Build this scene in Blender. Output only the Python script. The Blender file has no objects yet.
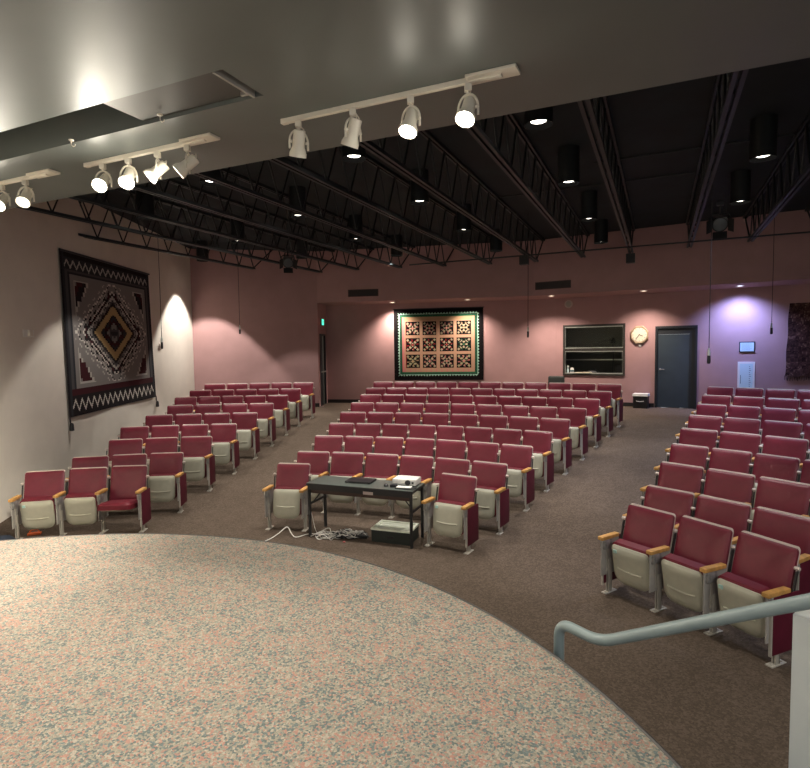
import bpy, bmesh, math, random
from mathutils import Vector, Matrix
random.seed(7)
PI = math.pi
R = math.radians
C = bpy.context.scene.collection
CAM_Z = 2.52
DECK = 5.49            # black deck of the hall ceiling
SOFF = 3.97            # soffit of the alcove
STAGE = 0.97
HEAD = 4.22            # grey ceiling over the stage

# ------------------------------------------------------------------ materials
def mat(name, col, rough=0.6, metal=0.0, noise=None, bump=0.0, emit=None, spec=0.5):
    m = bpy.data.materials.new(name); m.use_nodes = True
    nt = m.node_tree; b = nt.nodes['Principled BSDF']
    b.inputs['Base Color'].default_value = (*col, 1)
    b.inputs['Roughness'].default_value = rough
    b.inputs['Metallic'].default_value = metal
    b.inputs['Specular IOR Level'].default_value = spec
    if emit:
        b.inputs['Emission Color'].default_value = (*emit[:3], 1)
        b.inputs['Emission Strength'].default_value = emit[3]
    if noise or bump:
        tc = nt.nodes.new('ShaderNodeTexCoord')
        nz = nt.nodes.new('ShaderNodeTexNoise')
        sc, amt = noise if noise else (60, 0)
        nz.inputs['Scale'].default_value = sc
        nz.inputs['Detail'].default_value = 5
        nt.links.new(tc.outputs['Object'], nz.inputs['Vector'])
        if amt:
            rp = nt.nodes.new('ShaderNodeValToRGB')
            lo = [max(0, c*(1-amt)) for c in col]; hi = [min(1, c*(1+amt)) for c in col]
            rp.color_ramp.elements[0].position = .3; rp.color_ramp.elements[1].position = .7
            rp.color_ramp.elements[0].color = (*lo, 1); rp.color_ramp.elements[1].color = (*hi, 1)
            nt.links.new(nz.outputs['Fac'], rp.inputs['Fac'])
            nt.links.new(rp.outputs['Color'], b.inputs['Base Color'])
        if bump:
            bp = nt.nodes.new('ShaderNodeBump'); bp.inputs['Strength'].default_value = bump
            bp.inputs['Distance'].default_value = .004
            nt.links.new(nz.outputs['Fac'], bp.inputs['Height'])
            nt.links.new(bp.outputs['Normal'], b.inputs['Normal'])
    return m

def attr_mat(name, rough=.95):
    m = bpy.data.materials.new(name); m.use_nodes = True
    nt = m.node_tree; b = nt.nodes['Principled BSDF']
    b.inputs['Roughness'].default_value = rough
    b.inputs['Specular IOR Level'].default_value = .1
    a = nt.nodes.new('ShaderNodeAttribute'); a.attribute_name = 'weave'
    nt.links.new(a.outputs['Color'], b.inputs['Base Color'])
    tc = nt.nodes.new('ShaderNodeTexCoord'); nz = nt.nodes.new('ShaderNodeTexNoise')
    nz.inputs['Scale'].default_value = 90
    bp = nt.nodes.new('ShaderNodeBump'); bp.inputs['Strength'].default_value = .3; bp.inputs['Distance'].default_value = .005
    nt.links.new(tc.outputs['Object'], nz.inputs['Vector']); nt.links.new(nz.outputs['Fac'], bp.inputs['Height'])
    nt.links.new(bp.outputs['Normal'], b.inputs['Normal'])
    return m

def speckle_mat(name, cols, scale, rough=.97):
    m = bpy.data.materials.new(name); m.use_nodes = True
    nt = m.node_tree; b = nt.nodes['Principled BSDF']
    b.inputs['Roughness'].default_value = rough; b.inputs['Specular IOR Level'].default_value = .05
    tc = nt.nodes.new('ShaderNodeTexCoord')
    vo = nt.nodes.new('ShaderNodeTexVoronoi'); vo.inputs['Scale'].default_value = scale
    nt.links.new(tc.outputs['Object'], vo.inputs['Vector'])
    rp = nt.nodes.new('ShaderNodeValToRGB'); rp.color_ramp.interpolation = 'CONSTANT'
    while len(rp.color_ramp.elements) < len(cols): rp.color_ramp.elements.new(.5)
    for i, (p, c) in enumerate(cols):
        e = rp.color_ramp.elements[i]; e.position = p
    for i, (p, c) in enumerate(cols):
        rp.color_ramp.elements[i].color = (*c, 1)
    sp = nt.nodes.new('ShaderNodeSeparateColor')
    nt.links.new(vo.outputs['Color'], sp.inputs['Color'])
    # larger drifts of one yarn colour over another
    nz = nt.nodes.new('ShaderNodeTexNoise'); nz.inputs['Scale'].default_value = scale*.09; nz.inputs['Detail'].default_value = 4
    nt.links.new(tc.outputs['Object'], nz.inputs['Vector'])
    ad = nt.nodes.new('ShaderNodeMath'); ad.operation = 'MULTIPLY_ADD'
    nt.links.new(nz.outputs['Fac'], ad.inputs[0]); ad.inputs[1].default_value = .9; ad.inputs[2].default_value = -.45
    a2 = nt.nodes.new('ShaderNodeMath'); a2.operation = 'ADD'
    nt.links.new(sp.outputs[0], a2.inputs[0]); nt.links.new(ad.outputs[0], a2.inputs[1])
    nt.links.new(a2.outputs[0], rp.inputs['Fac'])
    n2 = nt.nodes.new('ShaderNodeTexNoise'); n2.inputs['Scale'].default_value = scale*1.7
    nt.links.new(tc.outputs['Object'], n2.inputs['Vector'])
    mx = nt.nodes.new('ShaderNodeMix'); mx.data_type = 'RGBA'; mx.blend_type = 'MULTIPLY'; mx.inputs['Factor'].default_value = .5
    r2 = nt.nodes.new('ShaderNodeValToRGB'); r2.color_ramp.elements[0].position = .3; r2.color_ramp.elements[1].position = .65
    r2.color_ramp.elements[0].color = (.45, .45, .45, 1)
    nt.links.new(n2.outputs['Fac'], r2.inputs['Fac'])
    nt.links.new(rp.outputs['Color'], mx.inputs['A']); nt.links.new(r2.outputs['Color'], mx.inputs['B'])
    nt.links.new(mx.outputs['Result'], b.inputs['Base Color'])
    bp = nt.nodes.new('ShaderNodeBump'); bp.inputs['Strength'].default_value = .5; bp.inputs['Distance'].default_value = .006
    nt.links.new(n2.outputs['Fac'], bp.inputs['Height']); nt.links.new(bp.outputs['Normal'], b.inputs['Normal'])
    return m

M = {}
M['maroon'] = mat('maroon_vinyl', (.15, .0125, .028), .38, noise=(9, .12), spec=.45)
M['maroon_seat'] = mat('maroon_cushion', (.135, .0095, .020), .5, noise=(9, .12), spec=.35)
M['maroon_panel'] = mat('maroon_panel', (.105, .009, .024), .55, noise=(9, .12), spec=.3)
M['beige'] = mat('beige_enamel', (.44, .43, .335), .42, noise=(14, .05))
M['rim'] = mat('pale_rim', (.58, .50, .44), .4)
M['steel'] = mat('beige_steel', (.44, .41, .35), .4, noise=(20, .06))
M['panel_grey'] = mat('grey_side_sheet', (.36, .34, .31), .5, noise=(20, .06))
M['wood'] = mat('oak_arm', (.56, .30, .085), .45, noise=(18, .22))
M['sticker'] = mat('aqua_number_plate', (.45, .68, .62), .5)
M['bracket'] = mat('dark_bracket', (.035, .030, .028), .5)
M['hinge'] = mat('cast_hinge', (.33, .32, .31), .35, .4, noise=(30, .3))
M['carpet'] = speckle_mat('brown_carpet', [(0, (.098, .074, .055)), (.3, (.109, .082, .062)), (.55, (.121, .092, .070)), (.78, (.137, .105, .081))], 60)
M['stage'] = speckle_mat('stage_carpet', [(0, (.10, .12, .112)), (.14, (.195, .182, .152)), (.34, (.25, .155, .125)), (.46, (.225, .205, .166)), (.62, (.115, .142, .136)), (.74, (.275, .25, .202)), (.9, (.28, .160, .127))], 100)
M['stage_edge'] = mat('dark_nosing', (.03, .026, .024), .6)
M['pink'] = mat('pink_wall', (.42, .255, .248), .85, noise=(3, .04), spec=.2)
M['pale'] = mat('pale_wall', (.74, .69, .61), .85, noise=(3, .04), spec=.2)
M['grey_ceiling'] = mat('grey_ceiling', (.13, .145, .138), .42, noise=(2, .05), spec=.5)
M['dark_grey'] = mat('dark_grey_board', (.07, .068, .062), .5)
M['deck'] = mat('black_deck', (.007, .015, .019), .85, noise=(1.5, .3))
M['black'] = mat('black_paint', (.016, .016, .017), .5)
M['joist'] = mat('black_joist', (.016, .023, .026), .5)
M['black_soft'] = mat('black_plastic', (.012, .012, .013), .4)
M['can'] = mat('black_can', (.008, .010, .011), .5)
M['white'] = mat('white_enamel', (.75, .70, .60), .4)
M['white_plastic'] = mat('white_plastic', (.78, .77, .72), .45)
M['glow'] = mat('lamp_glow', (1, 1, 1), .5, emit=(1.0, .94, .80, 60))
M['glow_dim'] = mat('lamp_glow_dim', (1, 1, 1), .5, emit=(1.0, .88, .66, 2.2))
M['glow_can'] = mat('downlight_glow', (1, 1, 1), .5, emit=(1.0, .93, .82, 5))
M['glow_soffit'] = mat('soffit_glow', (1, 1, 1), .5, emit=(1.0, .82, .66, 3))
M['glow_blue'] = mat('soffit_glow_cool', (1, 1, 1), .5, emit=(.78, .84, 1.0, 4))
M['exit'] = mat('exit_green', (.02, .3, .2), .5, emit=(.10, .95, .62, 1.1))
M['door'] = mat('blue_grey_door', (.028, .043, .053), .5, noise=(4, .08))
M['door_frame'] = mat('black_frame', (.012, .015, .018), .5)
M['window_frame'] = mat('brown_black_frame', (.030, .026, .021), .5)
M['alu'] = mat('aluminium', (.52, .55, .50), .35, .6)
M['booth'] = mat('booth_wall', (.10, .10, .085), .8)
M['glass'] = None
M['clock_face'] = mat('cream_face', (.72, .66, .50), .6)
M['clock_case'] = mat('tan_case', (.45, .33, .21), .5, noise=(20, .15))
M['vent'] = mat('dark_vent', (.07, .035, .03), .6)
M['rail'] = mat('grey_rail', (.20, .25, .25), .32, noise=(8, .04))
M['rail_wall'] = mat('pale_panel', (.50, .52, .49), .5)
M['table_top'] = mat('green_black_top', (.085, .10, .088), .32, noise=(5, .12))
M['apron'] = mat('brown_apron', (.055, .025, .017), .5)
M['label'] = mat('pale_label', (.48, .38, .34), .5)
M['laptop'] = mat('laptop_black', (.010, .010, .012), .35)
M['cable_w'] = mat('white_cable', (.70, .68, .62), .5)
M['cable_b'] = mat('black_cable', (.012, .012, .012), .5)
M['red'] = mat('red_plastic', (.42, .10, .10), .4)
M['orange'] = mat('orange_plastic', (.85, .16, .03), .5)
M['navy'] = mat('navy_cloth', (.010, .018, .035), .8)
M['tray'] = mat('white_lid', (.68, .72, .60), .45)
M['box_black'] = mat('black_green_side', (.018, .024, .021), .5)
M['paper_blue'] = mat('pale_blue_paper', (.55, .72, .74), .6)
M['paper_ink'] = mat('grey_ink', (.14, .20, .22), .7)
M['baseboard'] = mat('black_base', (.014, .011, .010), .6)
M['weave'] = attr_mat('woven_cloth')
M['chair_cloth'] = mat('dark_green_cloth', (.022, .028, .024), .7)

def glass_mat():
    m = bpy.data.materials.new('booth_glass'); m.use_nodes = True
    b = m.node_tree.nodes['Principled BSDF']
    b.inputs['Base Color'].default_value = (.9, .95, .92, 1); b.inputs['Roughness'].default_value = .02
    b.inputs['Transmission Weight'].default_value = 1; b.inputs['IOR'].default_value = 1.15
    return m
M['glass'] = glass_mat()

# ------------------------------------------------------------------ mesh helpers
class MB:
    def __init__(s): s.v = []; s.f = []; s.mi = []; s.cur = 0
    def add(s, vs, fs):
        o = len(s.v); s.v += [tuple(x) for x in vs]
        for f in fs: s.f.append(tuple(i+o for i in f)); s.mi.append(s.cur)
        return s
    def box(s, x0, x1, y0, y1, z0, z1, T=None, b=0.0):
        if b > 0:
            bm = bmesh.new(); bmesh.ops.create_cube(bm, size=1)
            for v in bm.verts:
                v.co = Vector(((x0+x1)/2+v.co.x*(x1-x0), (y0+y1)/2+v.co.y*(y1-y0), (z0+z1)/2+v.co.z*(z1-z0)))
            bmesh.ops.bevel(bm, geom=bm.edges[:], offset=b, segments=2, affect='EDGES', profile=.6)
            bm.verts.index_update()
            vs = [v.co.copy() for v in bm.verts]; fs = [[v.index for v in f.verts] for f in bm.faces]; bm.free()
        else:
            vs = [Vector(p) for p in ((x0,y0,z0),(x1,y0,z0),(x1,y1,z0),(x0,y1,z0),(x0,y0,z1),(x1,y0,z1),(x1,y1,z1),(x0,y1,z1))]
            fs = [(0,3,2,1),(4,5,6,7),(0,1,5,4),(1,2,6,5),(2,3,7,6),(3,0,4,7)]
        if T: vs = [T @ v if isinstance(T, Matrix) else T(v) for v in vs]
        return s.add(vs, fs)
    def tube(s, pts, r, n=8, closed=False, caps=True):
        pts = [Vector(p) for p in pts]; N = len(pts); vs = []; fs = []
        up = None
        for i, p in enumerate(pts):
            a = pts[max(0, i-1)] if not closed else pts[i-1]
            b = pts[min(N-1, i+1)] if not closed else pts[(i+1) % N]
            d = (b-a).normalized()
            if up is None:
                up = Vector((0, 0, 1)) if abs(d.z) < .9 else Vector((1, 0, 0))
            u = up - d*up.dot(d)
            if u.length < 1e-4: u = d.orthogonal()
            u.normalize(); w = d.cross(u); up = u
            rr = r[i] if isinstance(r, (list, tuple)) else r
            for k in range(n):
                t = 2*PI*k/n; vs.append(p+(u*math.cos(t)+w*math.sin(t))*rr)
        for i in range(N if closed else N-1):
            j = (i+1) % N
            for k in range(n):
                k2 = (k+1) % n; fs.append((i*n+k, i*n+k2, j*n+k2, j*n+k))
        if caps and not closed:
            fs.append(tuple(range(n-1, -1, -1))); fs.append(tuple((N-1)*n+k for k in range(n)))
        return s.add(vs, fs)
    def lathe(s, prof, n=20, T=None, caps=True):     # prof: (r, z)
        vs = []; fs = []
        for r, z in prof:
            for k in range(n): vs.append(Vector((r*math.cos(2*PI*k/n), r*math.sin(2*PI*k/n), z)))
        for i in range(len(prof)-1):
            for k in range(n):
                k2 = (k+1) % n; fs.append((i*n+k, i*n+k2, (i+1)*n+k2, (i+1)*n+k))
        if caps:
            fs.append(tuple(range(n-1, -1, -1))); fs.append(tuple((len(prof)-1)*n+k for k in range(n)))
        if T: vs = [T @ v for v in vs]
        return s.add(vs, fs)
    def mesh(s, name, mats, smooth=False):
        me = bpy.data.meshes.new(name); me.from_pydata(s.v, [], s.f)
        bm = bmesh.new(); bm.from_mesh(me); bmesh.ops.recalc_face_normals(bm, faces=bm.faces[:]); bm.to_mesh(me); bm.free()
        if not isinstance(mats, (list, tuple)): mats = [mats]
        for m in mats: me.materials.append(m)
        if len(mats) > 1: me.polygons.foreach_set('material_index', s.mi)
        if smooth:
            me.polygons.foreach_set('use_smooth', [True]*len(me.polygons))
            me.set_sharp_from_angle(angle=R(40))
        me.update(); return me

def link(name, me, parent=None):
    o = bpy.data.objects.new(name, me); C.objects.link(o)
    if parent: o.parent = parent
    return o
def obj(name, mb, m, parent=None, smooth=False): return link(name, mb.mesh(name, m, smooth), parent)
def tag(o, label, cat, group=None):
    o['label'] = label; o['category'] = cat
    if group: o['group'] = group
    return o
def thing(name, label, cat, loc=(0,0,0), rz=0, group=None):
    o = bpy.data.objects.new(name, None); C.objects.link(o); o.empty_display_size = .1
    o.location = loc; o.rotation_euler = (0, 0, rz)
    return tag(o, label, cat, group)
def struct(name, mb, m, parent=None, smooth=False, label=None):
    o = obj(name, mb, m, parent, smooth)
    if not parent: o['kind'] = 'structure'
    if label: o['label'] = label
    return o
def frame_T(p, ang, tilt=None):     # local x along the wall, y into the wall, z up
    return Matrix.Translation(Vector(p)) @ Matrix.Rotation(ang, 4, 'Z')
def axis_T(p, d):                   # local +z along d
    d = Vector(d).normalized()
    return Matrix.Translation(Vector(p)) @ d.to_track_quat('Z', 'Y').to_matrix().to_4x4()

# ------------------------------------------------------------------ seating geometry
SEATC = Vector((-2.8937, 1.5994, 0)); ROW1 = 6.7685       # the rows are arcs about one point
PITCH = .8
TOPS = [1.671, 1.636, 1.498, 1.379, 1.256, 1.139, 1.026, .927, .821]      # seat tops below the eye
SH = .895
ZT = [CAM_Z-t-SH for t in TOPS]
FZ = ZT[0]; BACK = ZT[8]+.035
FOOT = .30             # the feet stand this far before the backrest
def u_of(x, y): return math.hypot(x-SEATC.x, y-SEATC.y)-ROW1
def floor_z(x, y):
    u = u_of(x, y)+FOOT
    i = u/PITCH
    if i <= 0: return ZT[0]
    if i >= 8: return ZT[8]+(BACK-ZT[8])*min(1, i-8)
    j = int(i); f = i-j
    return ZT[j]*(1-f)+ZT[j+1]*f

# ------------------------------------------------------------------ the setting
def facet(p0, p1):
    d = Vector((p1[0]-p0[0], p1[1]-p0[1], 0)); return Vector((p0[0], p0[1], 0)), math.atan2(d.y, d.x), d.length
A_LW = (-6.1, 16.23)
LB0, LB1 = (-6.1, 16.2), (-2.6, 16.9)
U1a, U1b = (-2.6, 16.9), (3.6, 15.70)
U2a, U2b = (3.6, 15.70), (11.2, 11.14)
F1a, F1b = (-2.52, 18.2), (4.57, 16.87)
F2a, F2b = (4.57, 16.87), (11.2, 12.886)
def wall_mb(p0, p1, z0, z1, holes=(), th=.12, mb=None):
    p, a, Ln = facet(p0, p1); T = frame_T(p, a); mb = mb or MB()
    xs = sorted({0, Ln, *[h[0] for h in holes], *[h[1] for h in holes]})
    zs = sorted({z0, z1, *[h[2] for h in holes], *[h[3] for h in holes]})
    for i in range(len(xs)-1):
        for j in range(len(zs)-1):
            cx, cz = (xs[i]+xs[i+1])/2, (zs[j]+zs[j+1])/2
            if any(h[0] < cx < h[1] and h[2] < cz < h[3] for h in holes): continue
            mb.box(xs[i], xs[i+1], 0, th, zs[j], zs[j+1], T)
    return mb

struct('wall_left', wall_mb((-6.1, -4), (-6.1, 16.22), -.3, DECK), M['pale'])     # y points outwards there
struct('wall_back_left', wall_mb(LB0, LB1, .3, DECK), M['pink'])
DW = (.22, 1.02, BACK-.02, 3.05)
struct('wall_alcove_side', wall_mb(LB1, F1a, .5, SOFF+.1, holes=[DW]), M['pink'])
struct('wall_back', wall_mb(F1a, F1b, .5, SOFF+.1), M['pink'])
WIN = (.2, 1.95, 1.70, 3.19); DOOR = (2.73, 3.765, BACK-.05, 3.075)
struct('wall_back_door', wall_mb(F2a, F2b, .5, SOFF+.1, holes=[WIN, DOOR]), M['pink'])
up = MB()
wall_mb(U1a, U1b, SOFF, DECK, mb=up); wall_mb(U2a, U2b, SOFF, DECK, mb=up)
struct('wall_back_upper', up, M['pink'])
sf = MB()
sf.add([(x, y, SOFF+.02) for x, y in (U1a, U1b, F1b, F1a)], [(0, 1, 2, 3)])
sf.add([(x, y, SOFF+.02) for x, y in (U2a, U2b, F2b, F2a)], [(0, 1, 2, 3)])
sf.add([(x, y, SOFF+.06) for x, y in (U1a, U1b, F1b, F1a)], [(0, 1, 2, 3)])
sf.add([(x, y, SOFF+.06) for x, y in (U2a, U2b, F2b, F2a)], [(0, 1, 2, 3)])
struct('ceiling_alcove', sf, M['pink'])
struct('wall_right', wall_mb((11.2, 12.95), (11.2, -4), -.3, DECK), M['pink'])
bb = MB()
for p0, p1, holes in ((LB0, LB1, ()), (F1a, F1b, ()), (F2a, F2b, (DOOR,))):
    p, a, Ln = facet(p0, p1); T = frame_T(p, a)
    for x0, x1 in ([(0, Ln)] if not holes else [(0, DOOR[0]-.01), (DOOR[1]+.01, Ln)]):
        bb.box(x0, x1, -.015, 0, BACK, BACK+.11, T)
struct('baseboard_back', bb, M['baseboard'])

# floor: the raked carpet, one mesh
fm = MB(); st = .2; x0, x1, y0, y1 = -6.1, 11.2, -4.0, 18.4
nx, ny = int(round((x1-x0)/st)), int(round((y1-y0)/st))
def inside(x, y):
    for p0, p1 in ((LB0, LB1), (F1a, F1b), (F2a, F2b)):
        p, a, Ln = facet(p0, p1); t = Vector((math.cos(a), math.sin(a))); n = Vector((-t.y, t.x)); d = Vector((x-p.x, y-p.y))
        if -.05 <= d.dot(t) <= Ln+.05 and d.dot(n) > .12: return False
    return True
vid = {}
def fv(i, j):
    if (i, j) not in vid:
        x, y = x0+i*st, y0+j*st
        if i == nx: x = x1
        vid[(i, j)] = len(fm.v); fm.v.append((x, y, floor_z(x, y)))
    return vid[(i, j)]
for i in range(nx):
    for j in range(ny):
        if inside(x0+(i+.5)*st, y0+(j+.5)*st):
            fm.f.append((fv(i, j), fv(i+1, j), fv(i+1, j+1), fv(i, j+1))); fm.mi.append(0)
struct('floor', fm, M['carpet'], smooth=True)

# stage with its curved front
SC = Vector((-2.4426, 1.2277)); SR = 3.512
def arc(r, z, n=72):
    return [(SC.x+r*math.cos(t), SC.y+r*math.sin(t), z) for t in [PI*(1-k/n) for k in range(n+1)]]
def stage_slab(r, z0, z1, yb=-4):
    a = arc(r, z1); pl = a+[(SC.x+r, yb, z1), (SC.x-r, yb, z1)]
    n = len(pl); lo = [(x, y, z0) for x, y, _ in pl]
    mb = MB(); mb.add(pl+lo, [tuple(range(n))]+[tuple(range(2*n-1, n-1, -1))]+[(i, (i+1) % n, n+(i+1) % n, n+i) for i in range(n)])
    return mb
struct('floor_stage', stage_slab(SR, STAGE-.05, STAGE), M['stage'])
struct('trim_1', stage_slab(SR-.006, 0, STAGE-.05), M['stage_edge'])
nz = MB(); nz.tube([(x, y, STAGE-.012) for x, y, _ in arc(SR+.006, 0, 96)], .016, 8)
struct('trim_2', nz, M['stage_edge'], smooth=True)
# stair down beside the stage
ra = math.atan2(2.09-2.75, 1.51-.957); rd = Vector((math.cos(ra), math.sin(ra), 0))     # along the rail, towards the viewer and up
stp = MB(); Ts = frame_T((.957, 2.75, 0), ra)
for k in range(5): stp.box(.45+k*.28, .45+(k+1)*.28+(1.2 if k == 4 else 0), .10, 1.2, 0, STAGE*(k+1)/6, Ts)
struct('floor_stair', stp, M['carpet'])

# hall deck, stage ceiling with its dark slot
ax = R(65.5); tv = Vector((math.cos(ax), math.sin(ax), 0)); lv = Vector((math.sin(ax), -math.cos(ax), 0))   # joist axis, across
def P(al, lat, z): return tv*al+lv*lat+Vector((0, 0, z))
dk = MB()
dk.add([(-6.3, -4.2, DECK), (11.4, -4.2, DECK), (11.4, 18.4, DECK), (-6.3, 18.4, DECK), (-6.3, -4.2, DECK+.1), (11.4, -4.2, DECK+.1), (11.4, 18.4, DECK+.1), (-6.3, 18.4, DECK+.1)],
       [(0, 1, 2, 3), (4, 5, 6, 7), (0, 1, 5, 4), (1, 2, 6, 5), (2, 3, 7, 6), (3, 0, 4, 7)])
struct('ceiling', dk, M['deck'])
FR = 4.13; S0, S1 = 2.72, 3.105       # front edge and slot, along the joist axis
def slab(al0, al1, la0, la1, z0, z1, mb=None):
    mb = mb or MB()
    q = [P(al0, la0, z0), P(al0, la1, z0), P(al1, la1, z0), P(al1, la0, z0)]
    w = [Vector((v.x, v.y, z1)) for v in q]
    mb.add(q+w, [(0, 1, 2, 3), (4, 7, 6, 5), (0, 4, 5, 1), (1, 5, 6, 2), (2, 6, 7, 3), (3, 7, 4, 0)]); return mb
SLOT_R = -2.42
hd = MB()
def clip_slab(al0, al1, la0, la1, z0, z1):     # keep it inside the left wall
    pts = [P(al0, la0, z0), P(al0, la1, z0), P(al1, la1, z0), P(al1, la0, z0)]
    bm = bmesh.new(); vs = [bm.verts.new(p) for p in pts]+[bm.verts.new(Vector((p.x, p.y, z1))) for p in pts]
    for f in [(0, 1, 2, 3), (4, 7, 6, 5), (0, 4, 5, 1), (1, 5, 6, 2), (2, 6, 7, 3), (3, 7, 4, 0)]: bm.faces.new([vs[i] for i in f])
    for co, no in (((-6.1, 0, 0), (-1, 0, 0)), ((0, -4, 0), (0, -1, 0)), ((11.2, 0, 0), (1, 0, 0))):
        g = bmesh.ops.bisect_plane(bm, geom=bm.verts[:]+bm.edges[:]+bm.faces[:], plane_co=co, plane_no=no, clear_outer=True)
    bm.verts.index_update()
    hd.add([v.co.copy() for v in bm.verts], [[v.index for v in f.verts] for f in bm.faces]); bm.free()
clip_slab(S1, FR, -16, 16, HEAD, DECK-.02)
clip_slab(-9, S0, -16, 16, HEAD, HEAD+.25)
clip_slab(S0, S1, SLOT_R, 16, HEAD, HEAD+.25)
struct('ceiling_stage', hd, M['grey_ceiling'])
sl = MB(); slab(S0-.02, S1+.02, -8.6, SLOT_R, HEAD+1.1, HEAD+1.12, sl); slab(S0-.03, S0-.002, -8.6, SLOT_R, HEAD+.25, HEAD+1.1, sl)
struct('ceiling_slot', sl, M['black'])
# loose cover board and bracket in the slot
cv = thing('slot_cover_panel', 'dark grey board closing the far end of the ceiling slot', 'panel', P((S0+S1)/2, -3.0, HEAD+.03))
cv.rotation_euler = (0, 0, ax-PI/2)
m_ = MB(); m_.box(-.52, .50, -.18, .185, -.004, .012, None, .003); obj('board', m_, M['dark_grey'], cv)
m_ = MB(); m_.box(.50, .515, -.19, .19, -.035, .02); m_.box(.44, .5, .13, .15, -.03, .02); obj('bracket', m_, M['panel_grey'], cv)
for k, (x, y, z, lab) in enumerate(((-2.62, 4.55, HEAD, 'small white ceiling hook beside the slot above the middle track'), (-1.72, 4.10, HEAD, 'small white ceiling hook by the joint of two tracks'))):
    h = MB(); h.lathe([(.012, -.012), (.02, -.006), (.02, 0)], 12, Matrix.Translation((x, y, z)))
    h.tube([(x, y, z-.01), (x, y, z-.04), (x+.012, y, z-.055), (x+.026, y, z-.05), (x+.03, y, z-.035)], .004, 6)
    tag(obj('ceiling_hook', h, M['white'], smooth=True), lab, 'hook', 'ceiling hooks')
h = MB(); h.box(-.07, .07, -.015, .015, -.02, 0, None, .005)
o = obj('indicator_lamp', h, mat('red_indicator', (.4, .03, .02), .5, emit=(1, .12, .06, .06))); o.location = P(S1-.10, -4.42, HEAD+.25); o.rotation_euler = (0, 0, ax-PI/2)
tag(o, 'small red indicator lamp inside the dark ceiling slot', 'lamp')

# ------------------------------------------------------------------ joists
def joist(lat, a0, a1, wall, label):
    root = thing('ceiling_joist', label, 'joist', P(a0, lat, DECK), ax, 'black ceiling joists')
    L = a1-a0; W = wall-a0; H = -.74
    t = MB()
    for s in (-.045, .015): t.box(0, W, s, s+.03, -.05, -.001)
    obj('top_chord', t, M['joist'], root)
    b = MB()
    for s in (-.055, .015): b.box(0, L, s, s+.04, H, H+.045)
    obj('bottom_chord', b, M['joist'], root)
    w = MB(); n = int(L/.62)+1; dx = L/n
    for k in range(n):
        w.tube([(k*dx, 0, H+.03), ((k+.5)*dx, 0, -.03)], .014, 6); w.tube([((k+.5)*dx, 0, -.03), ((k+1)*dx, 0, H+.03)], .014, 6)
    w.tube([(L-.02, 0, H+.03), (W-.03, 0, -.03)], .018, 6)
    obj('web', w, M['can'], root)
def hit(lat, p0, p1):   # where the joist line meets a wall
    p = Vector(p0); d = Vector(p1)-p; o = lv.xy*lat; t = tv.xy
    # o + s t = p + r d
    den = t.x*(-d.y)-t.y*(-d.x); q = p-o
    return (q.x*(-d.y)-q.y*(-d.x))/den
ords = ['first', 'second', 'third', 'fourth', 'fifth', 'sixth', 'seventh', 'eighth', 'ninth', 'tenth', 'eleventh', 'twelfth', 'thirteenth']
lats = [2.90, 1.74, .57, -.66, -1.77, -2.95, -4.13, -5.31, -6.49, -7.67, -8.85, -10.03]
for k, lat in enumerate(lats):
    best = min(v for v in (hit(lat, LB0, LB1), hit(lat, U1a, U1b), hit(lat, U2a, U2b)) if v > 8) if lat > -8 else hit(lat, LB0, LB1)
    if lat < -9: best = min(best, 13.2)
    a1 = best-.95
    joist(lat, FR+.02, a1, best-.01, 'black open-web ceiling joist, %s counted from the handrail side' % ords[k])
pp = MB(); pp.tube([P(13.55, 4.0, 4.74), P(13.55, -6.0, 4.74)], .017, 8)
tag(obj('ceiling_pipe', pp, M['joist'], smooth=True), 'thin black pipe running across under the joist ends', 'pipe')
for al, la0, la1, lab in ((9.6, -1.0, 2.8, 'thin conduit across the black deck near the nearer row of cans'), (10.9, -3.0, .5, 'thin conduit on the black deck between two middle cans'), (6.9, -1.8, 3.6, 'thin conduit across the black deck closest to the stage ceiling')):
    pp = MB(); pp.tube([P(al, la0, DECK-.025), P(al, la1, DECK-.025)], .013, 8)
    tag(obj('conduit', pp, M['joist'], smooth=True), lab, 'conduit', 'ceiling conduits')

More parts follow.
